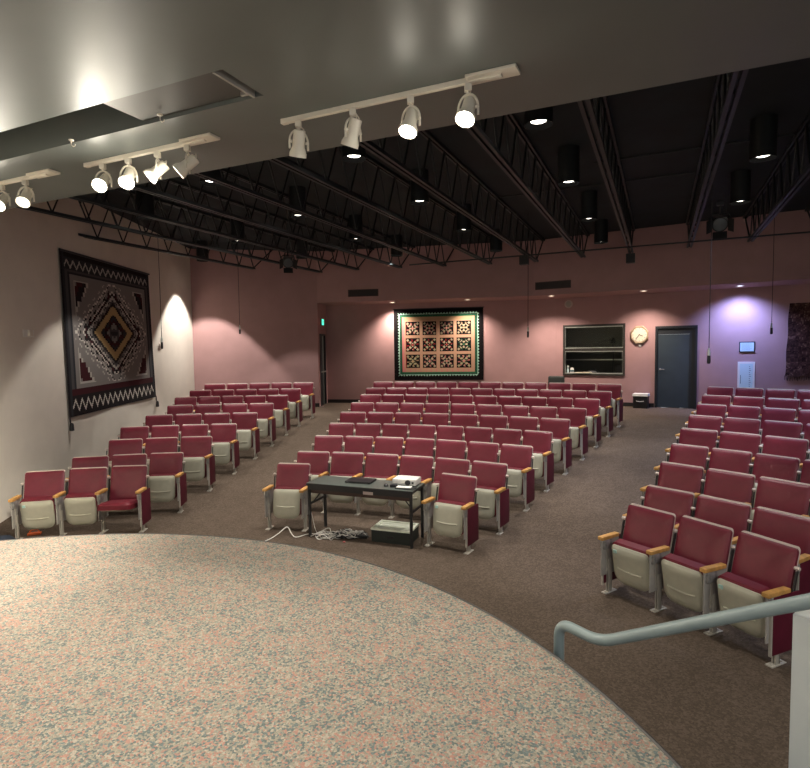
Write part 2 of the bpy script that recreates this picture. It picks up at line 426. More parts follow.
# ------------------------------------------------------------------ lights
def spot(name, loc, d, energy, size, blend=.3, col=(1, .93, .85), radius=.05):
    l = bpy.data.lights.new(name, 'SPOT'); l.energy = energy; l.spot_size = R(size); l.spot_blend = blend; l.color = col; l.shadow_soft_size = radius
    o = bpy.data.objects.new(name, l); C.objects.link(o); o.location = loc
    o.rotation_euler = Vector(d).to_track_quat('-Z', 'Y').to_euler(); return o
E_CAN, E_HOT = 245, 150
CANZ = CAM_Z+2.45
cans = [(-5.97, 6.40, 'shallow black can downlight just past the stage ceiling, beyond the middle track'), (-8.52, 7.46, 'black can downlight closest to the rug'),
        (-8.58, 9.97, 'black can downlight between the rug wall and the rear stage lamp'), (-11.17, 11.57, 'black can downlight in the corner above the bright wall scallop'),
        (-3.6, 6.42, 'black can downlight just past the track with unlit-looking heads'), (-3.69, 8.79, 'black can downlight beside the small smoke detector'),
        (-6.05, 8.66, 'black can downlight third from the rug, in the second line of cans'), (-6.17, 11.02, 'black can downlight above the rear seats of the rug-wall aisle'),
        (-3.74, 11.25, 'black can downlight in the middle of the ceiling, third line of cans'), (-6.28, 13.37, 'black can downlight hanging before the quilt wall'),
        (-8.6, 12.45, 'black can downlight close behind the rear stage lamp'), (-3.78, 13.92, 'black can downlight before the wall right of the quilt'),
        (-1.25, 6.38, 'black can downlight closest to the last lit track head'), (-1.28, 8.82, 'black can downlight in the row above the booth window, nearest the middle'),
        (-1.28, 11.45, 'black can downlight above the booth window, second from the wall'), (-1.30, 14.08, 'black can downlight nearest the wall above the booth window'),
        (1.20, 8.84, 'large black can downlight nearest the handrail side'), (1.22, 11.34, 'black can downlight beside the dark spotlight over the door aisle')]
cm = MB(); cm.lathe([(.151, 0), (.155, .0), (.155, DECK-CANZ), (.02, DECK-CANZ)], 24, caps=False)
can_body = cm.mesh('can_body', M['can'], True)
cm = MB(); cm.lathe([(.151, .001), (.135, .070), (.001, .069)], 24, caps=False); can_in = cm.mesh('can_reflector', mat('can_reflector', (.006, .006, .006), .9, spec=.05), True)
cm = MB(); cm.lathe([(.001, .030), (.05, .034), (.085, .045), (.085, .066), (.001, .066)], 20, caps=False); can_lamp = cm.mesh('can_lamp', M['glow_can'], True)
for la, al, lab in cans:
    p = P(al, la, CANZ); t = thing('can_downlight', lab, 'downlight', p, 0, 'black can downlights')
    link('housing', can_body, t); link('reflector', can_in, t); link('lamp', can_lamp, t)
    cool = la > 1; cc = (.62, .70, 1.0) if cool else (1, .93, .85); ef = 2.6 if la < -11 else (1.3 if cool else 1)
    spot('downlight_beam', p+Vector((0, 0, .02)), (0, 0, -1), E_CAN*ef, 80, .22, cc, .07)
    spot('downlight_core', p+Vector((0, 0, .018)), (0, 0, -1), E_HOT, 22, .7, radius=.05)

# track lights
def track_seg(p0, p1, label):
    a = math.atan2((p1-p0).y, (p1-p0).x); L = (p1-p0).length
    t = thing('light_track', label, 'track', (p0.x, p0.y, HEAD), a, 'white light tracks')
    m_ = MB(); m_.box(0, L, -.018, .018, -.034, -.001, None, .003); m_.box(0, L, -.007, .007, -.037, -.033); obj('channel', m_, M['white'], t)
    m_ = MB(); m_.box(L-.22, L+.10, -.06, .06, -.022, -.0015, None, .004); obj('feed_plate', m_, M['white'], t)
    m_ = MB(); m_.box(-.03, .02, -.02, .02, -.036, -.001, None, .003); obj('end_cap', m_, M['white'], t)
TZ = HEAD-.036
def tp(x, y): return Vector((x, y, HEAD))
track_seg(tp(-4.55, 5.87), tp(-3.30, 5.32), 'white light track nearest the rug wall, cut by the picture edge')
track_seg(tp(-2.80, 5.10), tp(-1.55, 4.53), 'white light track in the middle, four heads, one pair glaring forward')
track_seg(tp(-.85, 4.21), tp(.62, 3.54), 'white light track closest to the handrail side, four heads')
def track_head(pos, d, label, lit=1.0, side=1):
    """pos: on the track; d: beam direction."""
    d = Vector(d).normalized(); t = thing('track_spotlight', label, 'spotlight', (pos.x, pos.y, TZ), 0, 'white track spotlights')
    hang = Vector((0, 0, -.15)); s = d.cross(Vector((0, 0, 1)))
    s = s.normalized()
    m_ = MB(); m_.box(-.022, .022, -.022, .022, -.045, 0, None, .004); m_.tube([(0, 0, -.04), (0, 0, -.065)], .01, 8); obj('adapter', m_, M['white'], t)
    # yoke: flat strap arching over the can
    c = hang
    fr = s.cross(d).normalized()
    pts = []
    for k in range(13):
        q = PI*k/12
        pts.append(c+s*math.cos(q)*.068+Vector((0, 0, 1))*(.0+math.sin(q)*.088))
    pts = [c+s*.068-Vector((0, 0, 1))*.05]+pts+[c-s*.068-Vector((0, 0, 1))*.05]
    m_ = MB(); m_.tube(pts, .0075, 8); m_.tube([c+s*.072, c+s*.05], .011, 8); m_.tube([c-s*.072, c-s*.05], .011, 8)
    obj('yoke', m_, M['white'], t, True)
    T = axis_T(c, d)
    m_ = MB(); m_.lathe([(.03, -.085), (.042, -.08), (.044, .01), (.044, .03), (.062, .075), (.062, .10), (.056, .10), (.052, .08)], 24, T, caps=False)
    m_.lathe([(.001, -.085), (.031, -.085)], 24, T, caps=False)
    obj('can', m_, M['white'], t, True)
    m_ = MB(); m_.lathe([(.001, .088), (.03, .086), (.054, .082)], 24, T, caps=False)
    obj('lens', m_, M['glow'] if lit > .5 else M['glow_dim'], t, True)
    m_ = MB(); b0 = c-d*.085
    m_.tube([(0, 0, -.055), (.02, .01, -.075), b0*.5+Vector((.03, .03, -.02)), b0+Vector((0, 0, .03)), b0], .005, 6); obj('lead', m_, M['white'], t, True)
    return c+d*.115+Vector((pos.x, pos.y, TZ))
p1, p2 = Vector((-2.80, 5.10)), Vector((-1.55, 4.53)); q1, q2 = Vector((-.85, 4.21)), Vector((.62, 3.54)); r1, r2 = Vector((-4.55, 5.87)), Vector((-3.30, 5.32))
STAGE_HEADS = [
    (r1.lerp(r2, .50), (.08, -.75, -.65), 1, 'glaring white track head second from the rug wall', 150),
    (r1.lerp(r2, .765), (.10, -.66, -.75), .3, 'white track head beside the feed plate nearest the rug wall, dimmer lens', 25),
    (p1.lerp(p2, .14), (.05, -.80, -.60), 1, 'glaring white track head first on the middle track, lens toward the viewer', 340),
    (p1.lerp(p2, .37), (.06, -.64, -.76), 1, 'glaring white track head second on the middle track', 300),
    (p1.lerp(p2, .62), (-.76, -.14, -.62), 1, 'white track head third on the middle track, tipped sideways', 760),
    (p1.lerp(p2, .86), (-.76, -.12, -.62), 1, 'white track head fourth on the middle track, beside its feed plate', 760),
    (q1.lerp(q2, .07), (-.16, .34, -.92), .3, 'white track head first on the handrail-side track, lens hidden', 30),
    (q1.lerp(q2, .35), (-.30, .30, -.88), .3, 'white track head second on the handrail-side track, yellowish lens', 30),
    (q1.lerp(q2, .62), (-.22, -.36, -.90), 1, 'white track head third on the handrail-side track, bright lens', 130),
    (q1.lerp(q2, .865), (-.26, -.46, -.85), 1, 'white track head last on the handrail-side track, bright lens', 130)]
for pos, d, lit, lab, e in STAGE_HEADS:
    f = track_head(pos, d, lab, lit)
    spot('track_beam', f, d, e, 112 if d[0] < -.4 else 62, 1.0 if d[0] < -.4 else .6, (1, .90, .75), .05)
    l = bpy.data.lights.new('lamp_spill', 'SPOT'); l.energy = (15 if lit < .5 else 30 if d[0] < -.4 else 75); l.spot_size = R(145); l.spot_blend = 1; l.color = (1, .92, .78); l.shadow_soft_size = .05
    o = bpy.data.objects.new('lamp_spill', l); C.objects.link(o); o.location = f+Vector(d).normalized()*.03; o.rotation_euler = Vector(d).to_track_quat('-Z', 'Y').to_euler()
    l = bpy.data.lights.new('lamp_glow', 'POINT'); l.energy = 2.0 if lit > .5 else .5; l.color = (1, .93, .78); l.shadow_soft_size = .05
    o = bpy.data.objects.new('lamp_glow', l); C.objects.link(o); o.location = f+Vector(d).normalized()*.02

# soffit lights over the back wall
sm = MB(); sm.lathe([(.10, -.008), (.085, -.010), (.08, .0), (.10, .0)], 24, caps=False); ring_me = sm.mesh('trim_ring', M['white'], True)
for dome, key in (('w', 'glow_soffit'), ('b', 'glow_blue')):
    sm = MB(); sm.lathe([(.001, -.009), (.04, -.006), (.08, -.001)], 20, caps=False); M['dome_'+dome] = sm.mesh('lamp', M[key], True)
for k, (x, y, lab) in enumerate(((-.36, 17.37, 'recessed soffit light above the quilt, exit sign side'), (1.89, 16.77, 'recessed soffit light above the quilt corner nearest the booth window'),
        (4.16, 15.91, 'recessed soffit light between the quilt and the booth window'), (6.31, 14.86, 'recessed soffit light above the wall clock'), (8.30, 13.93, 'bluish recessed soffit light above the framed notice'))):
    t = thing('soffit_downlight', lab, 'downlight', (x, y, SOFF+.02), 0, 'recessed soffit lights')
    link('trim_ring', ring_me, t); link('lamp', M['dome_b' if k == 4 else 'dome_w'], t)
    if k == 4: spot('soffit_beam', (x, y, SOFF-.01), (.15, .25, -1), 360, 125, .9, (.33, .43, 1.0), .10)
    else: spot('soffit_beam', (x, y, SOFF-.01), (.05, .12, -1), 250 if k < 3 else 200, 120, .9, (1, .84, .72), .06)

# ------------------------------------------------------------------ theatre seats
def rrect(w, h, rt, rb, n=6):
    pts = []
    for cx, cz, r, a0 in ((w/2-rt, h/2-rt, rt, 0), (-w/2+rt, h/2-rt, rt, 90), (-w/2+rb, -h/2+rb, rb, 180), (w/2-rb, -h/2+rb, rb, 270)):
        for k in range(n+1):
            a = R(a0+90*k/n); pts.append((cx+r*math.cos(a), cz+r*math.sin(a)))
    return pts
def pad(mb, w, h, rt, rb, th, bulge, curve, T, edge=.012):
    pl = rrect(w, h, rt, rb); n = len(pl)
    rings = [(1.0, th, 0), (1.0, edge, 0), (1-1.2*edge/w*2, .002, 0), (.86, -bulge*.45, 0), (.6, -bulge*.85, 0), (.3, -bulge, 0)]
    vs = []; fs = []
    for sc, y, _ in rings:
        for x, z in pl: vs.append((x*sc, y, z*sc))
    for i in range(len(rings)-1):
        for k in range(n):
            k2 = (k+1) % n; fs.append((i*n+k, i*n+k2, (i+1)*n+k2, (i+1)*n+k))
    vs.append((0, -bulge, 0)); c = len(vs)-1
    for k in range(n): fs.append((5*n+k, 5*n+(k+1) % n, c))
    fs.append(tuple(range(n-1, -1, -1)))
    out = []
    for x, y, z in vs:
        y2 = y-curve*(2*x/w)**2
        out.append(T @ Vector((x, y2, z)))
    mb.add(out, fs); return mb
def tilt_T(x, y, z, a): return Matrix.Translation((x, y, z)) @ Matrix.Rotation(a, 4, 'X')
SEAT = {}
HX = .275
TB = R(-15)
m_ = MB(); pad(m_, .502, .50, .028, .028, .045, .016, .028, tilt_T(0, -.055, .648, TB)); SEAT['backrest'] = m_.mesh('backrest', M['maroon'], True)
m_ = MB(); pad(m_, .506, .509, .034, .034, .017, -.004, .028, tilt_T(0, -.018, .652, TB), .005); SEAT['backrest_shell'] = m_.mesh('backrest_shell', M['rim'], True)
PIV = (0, -.21, .33)
def seat_T(y, z, a, da):
    return Matrix.Translation(PIV) @ Matrix.Rotation(da, 4, 'X') @ Matrix.Translation((-PIV[0], -PIV[1], -PIV[2])) @ tilt_T(0, y, z, a)
for key, da in (('', 0), ('_ajar', R(17))):
    m_ = MB(); pad(m_, .425, .40, .05, .06, .11, .0, .0, seat_T(-.300, .402, R(-6), da), .02); SEAT['seat_cushion'+key] = m_.mesh('seat_cushion', M['maroon_seat'], True)
    Tp = seat_T(-.328, .378, R(-7), da)
    m_ = MB(); pad(m_, .405, .415, .04, .11, .045, .012, .0, Tp, .016)
    m_.tube([Tp @ Vector((x, -.012+.012*(x/.15)**2*.4, -.045+.010*(x/.14)**2)) for x in (-.14, -.1, -.05, 0, .05, .1, .14)], .012, 8)
    SEAT['seat_pan'+key] = m_.mesh('seat_pan', M['beige'], True)
    m_ = MB(); m_.box(-.165, -.128, -.018, -.008, .135, .17, Tp); SEAT['number_plate'+key] = m_.mesh('number_plate', M['sticker'])
# lowered version
Td = Matrix.Translation((0, -.33, .43)) @ Matrix.Rotation(R(-90+5), 4, 'X')
m_ = MB(); pad(m_, .45, .44, .06, .05, .085, .02, .0, Matrix.Translation((0, -.37, .455)) @ Matrix.Rotation(R(-97), 4, 'X') , .02); SEAT['cushion_down'] = m_.mesh('seat_cushion', M['maroon_seat'], True)
m_ = MB(); pad(m_, .435, .43, .06, .08, .03, .010, .0, Matrix.Translation((0, -.355, .345)) @ Matrix.Rotation(R(83), 4, 'X'), .014); SEAT['pan_down'] = m_.mesh('seat_pan', M['beige'], True)
for side, sx in (('l', -1), ('r', 1)):
    X = sx*HX
    m_ = MB(); m_.box(X-.017, X-.006, -.315, -.265, -.02, .36); m_.box(X+.006, X+.017, -.315, -.265, -.02, .36); m_.box(X-.017, X+.017, -.275, -.262, -.01, .36)
    m_.box(X-.010, X+.010, -.345, -.312, .24, .54, None, .003); m_.box(X-.014, X+.014, -.345, -.27, .235, .275, None, .004)
    SEAT['leg_'+side] = m_.mesh('leg', M['steel'])
    m_ = MB(); m_.box(X-.030, X+.030, -.375, -.195, -.012, .010, None, .003)
    for y in (-.350, -.22): m_.lathe([(.010, .008), (.010, .017), (.001, .018)], 8, Matrix.Translation((X, y, 0)))
    SEAT['foot_'+side] = m_.mesh('foot_plate', M['steel'])
    m_ = MB(); m_.box(X-.005, X+.005, -.42, -.14, .20, .565); SEAT['sheet_'+side] = m_.mesh('side_sheet', M['panel_grey'])
    m_ = MB(); m_.box(X-.028, X+.028, -.405, -.275, .475, .578, None, .016); SEAT['hinge_'+side] = m_.mesh('hinge', M['hinge'], True)
    m_ = MB(); m_.add([Vector((X+dx, y, z)) for y, z in ((-.165, .30), (-.130, .30), (-.035, .72), (-.062, .72)) for dx in (-.005, .005)], [(0,1,3,2),(2,3,5,4),(4,5,7,6),(6,7,1,0),(0,2,4,6),(1,3,5,7)])
    SEAT['bracket_'+side] = m_.mesh('back_bracket', M['bracket'])
    m_ = MB(); m_.lathe([(.015, -.02), (.017, -.01), (.017, .01), (.015, .02)], 10, Matrix.Translation((X, -.045, .745)) @ Matrix.Rotation(PI/2, 4, 'Y')); SEAT['knob_'+side] = m_.mesh('bolt_cap', M['rim'], True)
    m_ = MB(); m_.box(X-.030, X+.030, -.440, -.165, .578, .615, None, .008); SEAT['armrest_'+side] = m_.mesh('armrest', M['wood'], True)
    m_ = MB(); xo = X+sx*.030; m_.box(min(X+sx*.014, xo), max(X+sx*.014, xo), -.375, -.05, .10, .574, None, .006); SEAT['panel_'+side] = m_.mesh('end_panel', M['maroon_panel'], True)
    m_ = MB(); m_.box(X-.012+sx*.014, X+.012+sx*.014, -.388, -.374, .09, .578, None, .003); SEAT['edge_'+side] = m_.mesh('edge_strip', M['steel'])
def standard(root, side, end):
    l = link('leg', SEAT['leg_'+side], root); link('foot_plate', SEAT['foot_'+side], l)
    link('side_sheet', SEAT['sheet_'+side], root); h = link('hinge', SEAT['hinge_'+side], root)
    b = link('back_bracket', SEAT['bracket_'+side], root); link('bolt_cap', SEAT['knob_'+side], b)
    link('armrest', SEAT['armrest_'+side], root)
    if end:
        e = link('end_panel', SEAT['panel_'+side], root); link('edge_strip', SEAT['edge_'+side], e)
def seat(s, r, th, S, label, group, left=True, right=False, end_l=False, end_r=False, down=False, plate=False, fold=''):
    rr = ROW1+r*PITCH; q = SEATC+Vector((rr*math.cos(th), rr*math.sin(th), 0))
    z = ZT[min(r, 8)]
    root = thing('theater_seat', label, 'seat', (q.x, q.y, z), th-PI/2-R({'L': 3, 'C': 0, 'R': 0}[s]+(4 if r == 0 and s != 'C' else 0)), group)
    root.scale = (S/.55, 1, 1)
    b = link('backrest', SEAT['backrest'], root); link('backrest_shell', SEAT['backrest_shell'], b)
    if down: link('seat_cushion', SEAT['cushion_down'], root); link('seat_pan', SEAT['pan_down'], root)
    else:
        link('seat_cushion', SEAT['seat_cushion'+fold], root); p = link('seat_pan', SEAT['seat_pan'+fold], root)
        if plate: link('number_plate', SEAT['number_plate'+fold], p)
    if left: standard(root, 'l', end_l)
    if right: standard(root, 'r', end_r)
    return root
ST = {'C2': 1.3868, 'C3': 1.3864, 'C4': 1.3873, 'C5': 1.3873, 'C6': 1.3883, 'C7': 1.389, 'C8': 1.3948, 'C9': 1.3932, 'L1': 1.9171, 'L2': 1.8581, 'L3': 1.8129, 'L4': 1.8149, 'L5': 1.7849, 'L6': 1.7596, 'L7': 1.7622, 'L8': 1.746, 'L9': 1.7288, 'R1': 0.6459, 'R2': 0.6753, 'R3': 0.7038, 'R4': 0.7299, 'R5': 0.7478, 'R6': 0.7649, 'R7': 0.7786, 'R8': 0.7915, 'R9': 0.8031}
SP = {'C2': 0.586, 'C3': 0.556, 'C4': 0.53, 'C5': 0.579, 'C6': 0.557, 'C7': 0.537, 'C8': 0.527, 'C9': 0.558, 'L1': 0.555, 'L2': 0.571, 'L3': 0.591, 'L4': 0.54, 'L5': 0.565, 'L6': 0.58, 'L7': 0.526, 'L8': 0.549, 'L9': 0.573, 'R1': 0.557, 'R2': 0.587, 'R3': 0.574, 'R4': 0.532, 'R5': 0.566, 'R6': 0.54, 'R7': 0.505, 'R8': 0.529, 'R9': 0.505}
NUM = {'L': [3, 3, 3, 4, 4, 4, 5, 5, 5], 'C': [0, 6, 7, 8, 8, 9, 10, 11, 11], 'R': [3, 3, 3, 4, 4, 4, 4, 4, 4]}
GRP = {'L': 'theatre seats in the rug-wall block', 'C': 'theatre seats in the middle block', 'R': 'theatre seats in the handrail block'}
for s in 'LCR':
    for r in range(9):
        n = NUM[s][r]; k = s+str(r+1)
        for i in range(n):
            down = (k == 'L1' and i == 2)
            fromaisle = ords[n-1-i] if s in 'LC' else ords[i]
            if down: lab = 'maroon theatre seat with its cushion folded down, aisle end of the front row'
            elif s == 'L': lab = 'maroon theatre seat, %s from the aisle, %s row from the stage, rug-wall block' % (fromaisle, ords[r])
            elif s == 'C': lab = 'maroon theatre seat, %s from the door-side aisle, %s row from the stage, middle block' % (fromaisle, ords[r])
            else: lab = 'maroon theatre seat, %s from the aisle, %s row from the stage, handrail-side block' % (fromaisle, ords[r])
            open_end = (s == 'R' and r >= 3)
            last = i == n-1 and not open_end
            seat(s, r, ST[k]-i*SP[k]/(ROW1+r*PITCH), SP[k], lab, GRP[s], True, last, end_l=(i == 0 and s != 'L'), end_r=last, down=down, plate=(s == 'R' and r == 0 and i != 1) or (s == 'L' and r == 0 and i == 0), fold='_ajar' if k in ('L1', 'R1') else '')
seat('C', 0, 1.3901, .55, 'single maroon theatre seat at the white-cord end of the black table', GRP['C'], True, True)
seat('C', 0, 1.0131, .57, 'single maroon theatre seat before the middle block, projector end of the table', GRP['C'], True, True, end_r=True, plate=True)

# ------------------------------------------------------------------ table group
TA = R(-20.7); TT = frame_T((-.566, 7.578, FZ), TA) @ Matrix.Scale(1.018, 4)
def tw(x, y, z=0): return TT @ Vector((x, y, z))
t = thing('folding_table', 'narrow black folding table with thin legs before the front row', 'table', tw(0, 0), TA); t.scale = (1.018,)*3
m_ = MB(); m_.box(-.765, .765, -.235, .235, .722, .742, None, .004); obj('tabletop', m_, M['table_top'], t)
m_ = MB(); m_.box(-.768, .768, -.238, -.2345, .708, .738); m_.box(-.768, .768, .2345, .238, .708, .738); m_.box(-.768, -.7645, -.235, .235, .708, .738); m_.box(.7645, .768, -.235, .235, .708, .738); obj('edge_band', m_, M['black'], t)
m_ = MB(); m_.box(-.72, .72, -.20, -.185, .60, .722); m_.box(-.72, .72, .185, .20, .64, .722); obj('apron', m_, M['apron'], t)
m_ = MB(); m_.box(.08, .22, -.2415, -.2378, .652, .690); m_.box(-.74, .74, -.2375, -.222, .655, .71); m_.mi = [0]*6+[1]*6; o = obj('front_rail', m_, [M['label'], M['black']], t)
for sx in (-.735, .735):
    for sy in (-.215, .215):
        m_ = MB(); m_.box(sx-.016, sx+.016, sy-.016, sy+.016, .012, .722); g = obj('leg', m_, M['black'], t)
        m_ = MB(); m_.box(sx-.019, sx+.019, sy-.019, sy+.019, 0, .014, None, .004); obj('foot_cap', m_, M['black_soft'], g)
    m_ = MB(); m_.box(sx-.010, sx+.010, -.20, .20, .44, .465); m_.tube([(sx, -.12, .45), (sx*.72, -.12, .70)], .009, 8); obj('brace', m_, M['black'], t)
T0 = tw(0, 0, .742)
# laptop, closed
t = thing('laptop', 'closed black laptop lying on the dark table', 'laptop', tw(-.085, .05, .742), TA+R(3))
m_ = MB(); m_.box(-.185, .185, -.13, .13, .004, .018, None, .004); obj('base', m_, M['laptop'], t)
m_ = MB(); m_.box(-.185, .185, -.13, .13, .0185, .028, None, .004); obj('screen_lid', m_, M['laptop'], t)
m_ = MB(); [m_.box(x-.012, x+.012, y-.012, y+.012, 0, .005) for x in (-.16, .16) for y in (-.11, .11)]; obj('rubber_feet', m_, M['black_soft'], t)
# projector
t = thing('projector', 'white projector with round lens at the end of the table', 'projector', tw(.565, .09, .742), TA+R(2))
m_ = MB(); m_.box(-.165, .165, -.11, .13, .014, .092, None, .012)
m_.box(-.12, .02, .02, .12, .091, .094)
obj('body', m_, M['white_plastic'], t, True)
m_ = MB(); m_.lathe([(.036, 0), (.036, .03), (.028, .034), (.026, .024), (.001, .022)], 20, axis_T((.055, -.105, .052), (0, -1, 0))); obj('lens', m_, M['black_soft'], t, True)
m_ = MB(); m_.box(.105, .135, -.112, -.108, .035, .065); obj('sensor', m_, M['black_soft'], t)
m_ = MB(); [m_.lathe([(.012, 0), (.012, .016)], 10, Matrix.Translation((x, y, 0))) for x, y in ((-.12, -.08), (.12, -.08), (0, .1))]; obj('feet', m_, M['black_soft'], t)
# mouse + adapter + papers
def mouse(x, y, rz, label):
    m_ = MB(); pad(m_, .062, .105, .03, .03, .0, .032, 0, tilt_T(0, 0, 0, R(-90)), .001)
    o = obj('computer_mouse', m_, M['black_soft'], None, True); o.location = tw(x, y, .743); o.rotation_euler = (0, 0, TA+rz); tag(o, label, 'mouse')
mouse(.335, -.07, .5, 'black computer mouse on the table beside the projector')
m_ = MB(); m_.box(-.05, .05, -.035, .035, 0, .04, None, .01); o = obj('power_adapter', m_, M['black_soft']); o.location = tw(.455, -.09, .742); o.rotation_euler = (0, 0, TA+.3); tag(o, 'black power adapter on the table before the projector', 'adapter')
m_ = MB(); m_.box(-.13, .13, -.07, .07, 0, .012, None, .003); o = obj('keyboard', m_, M['black_soft']); o.location = tw(.63, -.115, .742); o.rotation_euler = (0, 0, TA-.05); tag(o, 'small black pad on the table corner before the projector', 'pad')
m_ = MB(); m_.box(-.10, .10, -.05, .05, 0, .004); o = obj('folded_paper', m_, M['white_plastic']); o.location = tw(.60, -.10, .7545); o.rotation_euler = (0, 0, TA+.1); tag(o, 'white folded paper lying on the small black pad', 'paper')
# black box with white top
BA = R(-20); t = thing('equipment_box', 'low black box with a white recessed top under the table', 'box', (-.158, 7.47, FZ), BA)
m_ = MB(); m_.box(-.275, .275, -.185, .185, .0, .165, None, .006); obj('body', m_, M['box_black'], t)
m_ = MB()
m_.box(-.28, .28, -.19, -.15, .165, .19); m_.box(-.28, .28, .15, .19, .165, .19); m_.box(-.28, -.24, -.15, .15, .165, .19); m_.box(.24, .28, -.15, .15, .165, .19); m_.box(-.24, .24, -.15, .15, .165, .178)
m_.box(-.20, .20, -.02, .03, .178, .184); obj('tray_top', m_, M['tray'], t)
m_ = MB(); m_.box(-.05, .05, -.188, -.184, .07, .10); obj('latch', m_, M['black_soft'], t)
# cables: tangle (each cord its own thing is not countable)
rnd = random.Random(3)
def low(name, mb, m, smooth=True):
    mb.v = [(v[0]*1.018, v[1]*1.018, v[2]) for v in mb.v]; o = obj(name, mb, m, None, smooth); o.location.z = FZ; return o
def wob(cx, cy, rx, ry, n, z0=.008, h=.05):
    pts = []; a = rnd.uniform(0, 6.28); dir_ = rnd.choice((-1, 1))
    for k in range(n):
        a += dir_*rnd.uniform(.5, 1.0); f = rnd.uniform(.35, 1)
        pts.append((cx+rx*f*math.cos(a), cy+ry*f*math.sin(a), z0+h*rnd.random()**2))
    return smooth_path(pts)
def smooth_path(pts, sub=5):
    P_ = [Vector(p) for p in pts]; out = []
    for i in range(len(P_)-1):
        a, b, c, d = P_[max(0, i-1)], P_[i], P_[i+1], P_[min(len(P_)-1, i+2)]
        for k in range(sub):
            u = k/sub
            out.append(.5*((2*b)+(c-a)*u+(2*a-5*b+4*c-d)*u*u+(3*b-a-3*c+d)*u**3))
    out.append(P_[-1]); 
    for o in out: o.z = max(o.z, .007)
    return out
m_ = MB()
for k in range(11): m_.tube(wob(-1.02+rnd.uniform(-.16, .30), 7.46+rnd.uniform(-.07, .07), .20, .12, 12, h=.09), .0055, 6)
o = low('white_cables', m_, M['cable_w'], smooth=True); tag(o, 'heap of tangled white cables on the carpet before the table', 'cables'); o['kind'] = 'stuff'
m_ = MB()
for k in range(7): m_.tube(wob(-.86+rnd.uniform(-.25, .22), 7.48+rnd.uniform(-.07, .05), .24, .13, 12, h=.06), .006, 6)
o = low('black_cables', m_, M['cable_b'], smooth=True); tag(o, 'tangled black cables under the heap of white cables', 'cables'); o['kind'] = 'stuff'
m_ = MB(); m_.tube(smooth_path([(-1.98, 7.16, .008), (-1.85, 7.38, .008), (-1.75, 7.5, .05), (-1.66, 7.62, .10), (-1.58, 7.52, .04), (-1.50, 7.45, .01), (-1.35, 7.55, .02), (-1.2, 7.5, .03)]), .0065, 6)
tag(low('extension_cord', m_, M['cable_w'], smooth=True), 'white cord running from the cable heap toward the stage edge', 'cord')
t = thing('power_strip', 'black power strip with a red switch among the cables', 'power strip', (-.733, 7.575, FZ), R(-15))
m_ = MB(); m_.box(-.2, .2, -.03, .03, 0, .04, None, .006); obj('body', m_, M['black_soft'], t)
m_ = MB(); m_.box(-.185, -.14, -.02, .02, .039, .046); obj('switch', m_, M['red'], t)
m_ = MB(); m_.box(-.03, .03, -.014, .014, 0, .028, None, .006); o = obj('red_plug', m_, M['red']); o.scale = (.6, .6, .6); o.location = (-.845, 7.37, FZ); o.rotation_euler = (0, 0, -.4); tag(o, 'small red plug lying before the cable heap', 'plug')
m_ = MB(); m_.tube(smooth_path([(-1.30, 7.92, .60), (-1.36, 7.74, .45), (-1.32, 7.72, .2), (-1.25, 7.62, .02), (-1.12, 7.52, .02)]), .004, 6)
tag(low('table_cord', m_, M['cable_w'], smooth=True), 'thin pale cord hanging by the table leg to the heap', 'cord')
# under the first seat
m_ = MB(); m_.box(-.11, .11, -.06, .06, 0, .05, None, .015); m_.tube([(-.1, 0, .04), (-.05, .0, .10), (.05, 0, .10), (.1, 0, .04)], .012, 8)
o = obj('orange_case', m_, M['orange'], smooth=True); o.scale = (.75, .75, .75); o.location = (-5.32, 7.86, FZ); o.rotation_euler = (0, 0, .35); tag(o, 'small orange case on the floor under the first seat', 'case')
m_ = MB(); pad(m_, .34, .5, .1, .12, .0, .16, 0, tilt_T(0, 0, 0, R(-90)), .001)
o = obj('dark_bag', m_, M['navy'], None, True); o.location = (-5.42, 7.30, FZ); o.rotation_euler = (0, 0, .3); tag(o, 'dark navy bag on the floor at the corner by the stage', 'bag')

# ------------------------------------------------------------------ handrail and its low wall
P1 = Vector((.944, 2.678, CAM_Z-1.45)); P0 = Vector((1.50, 2.035, CAM_Z-.955)); P2 = Vector((.841, 2.831, CAM_Z-1.45))
hx = thing('handrail', 'grey tubular handrail beside the stage edge with a looped lower end', 'handrail', (P2.x-.05, P2.y+.03, 0))
off = Vector((P2.x-.05, P2.y+.03, 0))
Pe = P0+(P0-P1)*.9
dirn = (P2-P1).normalized()
base_xy = P2+dirn*.072
def fillet(pts, rad):
    out = [pts[0]]
    for a, b, c in zip(pts, pts[1:], pts[2:]):
        u, v = (a-b).normalized(), (c-b).normalized(); r_ = min(rad, (a-b).length*.45, (c-b).length*.45)
        for k in range(9):
            t_ = k/8; out.append((b+u*r_)*(1-t_)**2+b*2*t_*(1-t_)+(b+v*r_)*t_**2)
    return out+[pts[-1]]
loop = fillet([Pe, P1, Vector((base_xy.x, base_xy.y, P2.z)), Vector((base_xy.x, base_xy.y, .005))], .085)
m_ = MB(); m_.tube([p-off for p in loop], .0275, 16); obj('rail', m_, M['rail'], hx, True)
m_ = MB(); q = Vector((base_xy.x, base_xy.y, 0))-off; m_.lathe([(.06, 0), (.06, .012), (.03, .016)], 20, Matrix.Translation(q)); obj('floor_flange', m_, M['rail'], hx, True)
m_ = MB(); ct = P0.lerp(P1, .0)-off; m_.tube([ct+Vector((.05, -.06, -.02)), ct+Vector((.05, -.06, -.13))], .012, 8); obj('bracket', m_, M['rail'], hx, True)
wl = MB(); Tw = frame_T((1.490, 2.10, 0), ra); wl.box(0, 1.6, -.02, .10, 0, CAM_Z-1.03, Tw)
# top follows the rail
wl.v = [(x, y, z if z < .5 else z+.0) for x, y, z in wl.v]
struct('wall_stair', wl, M['rail_wall'])

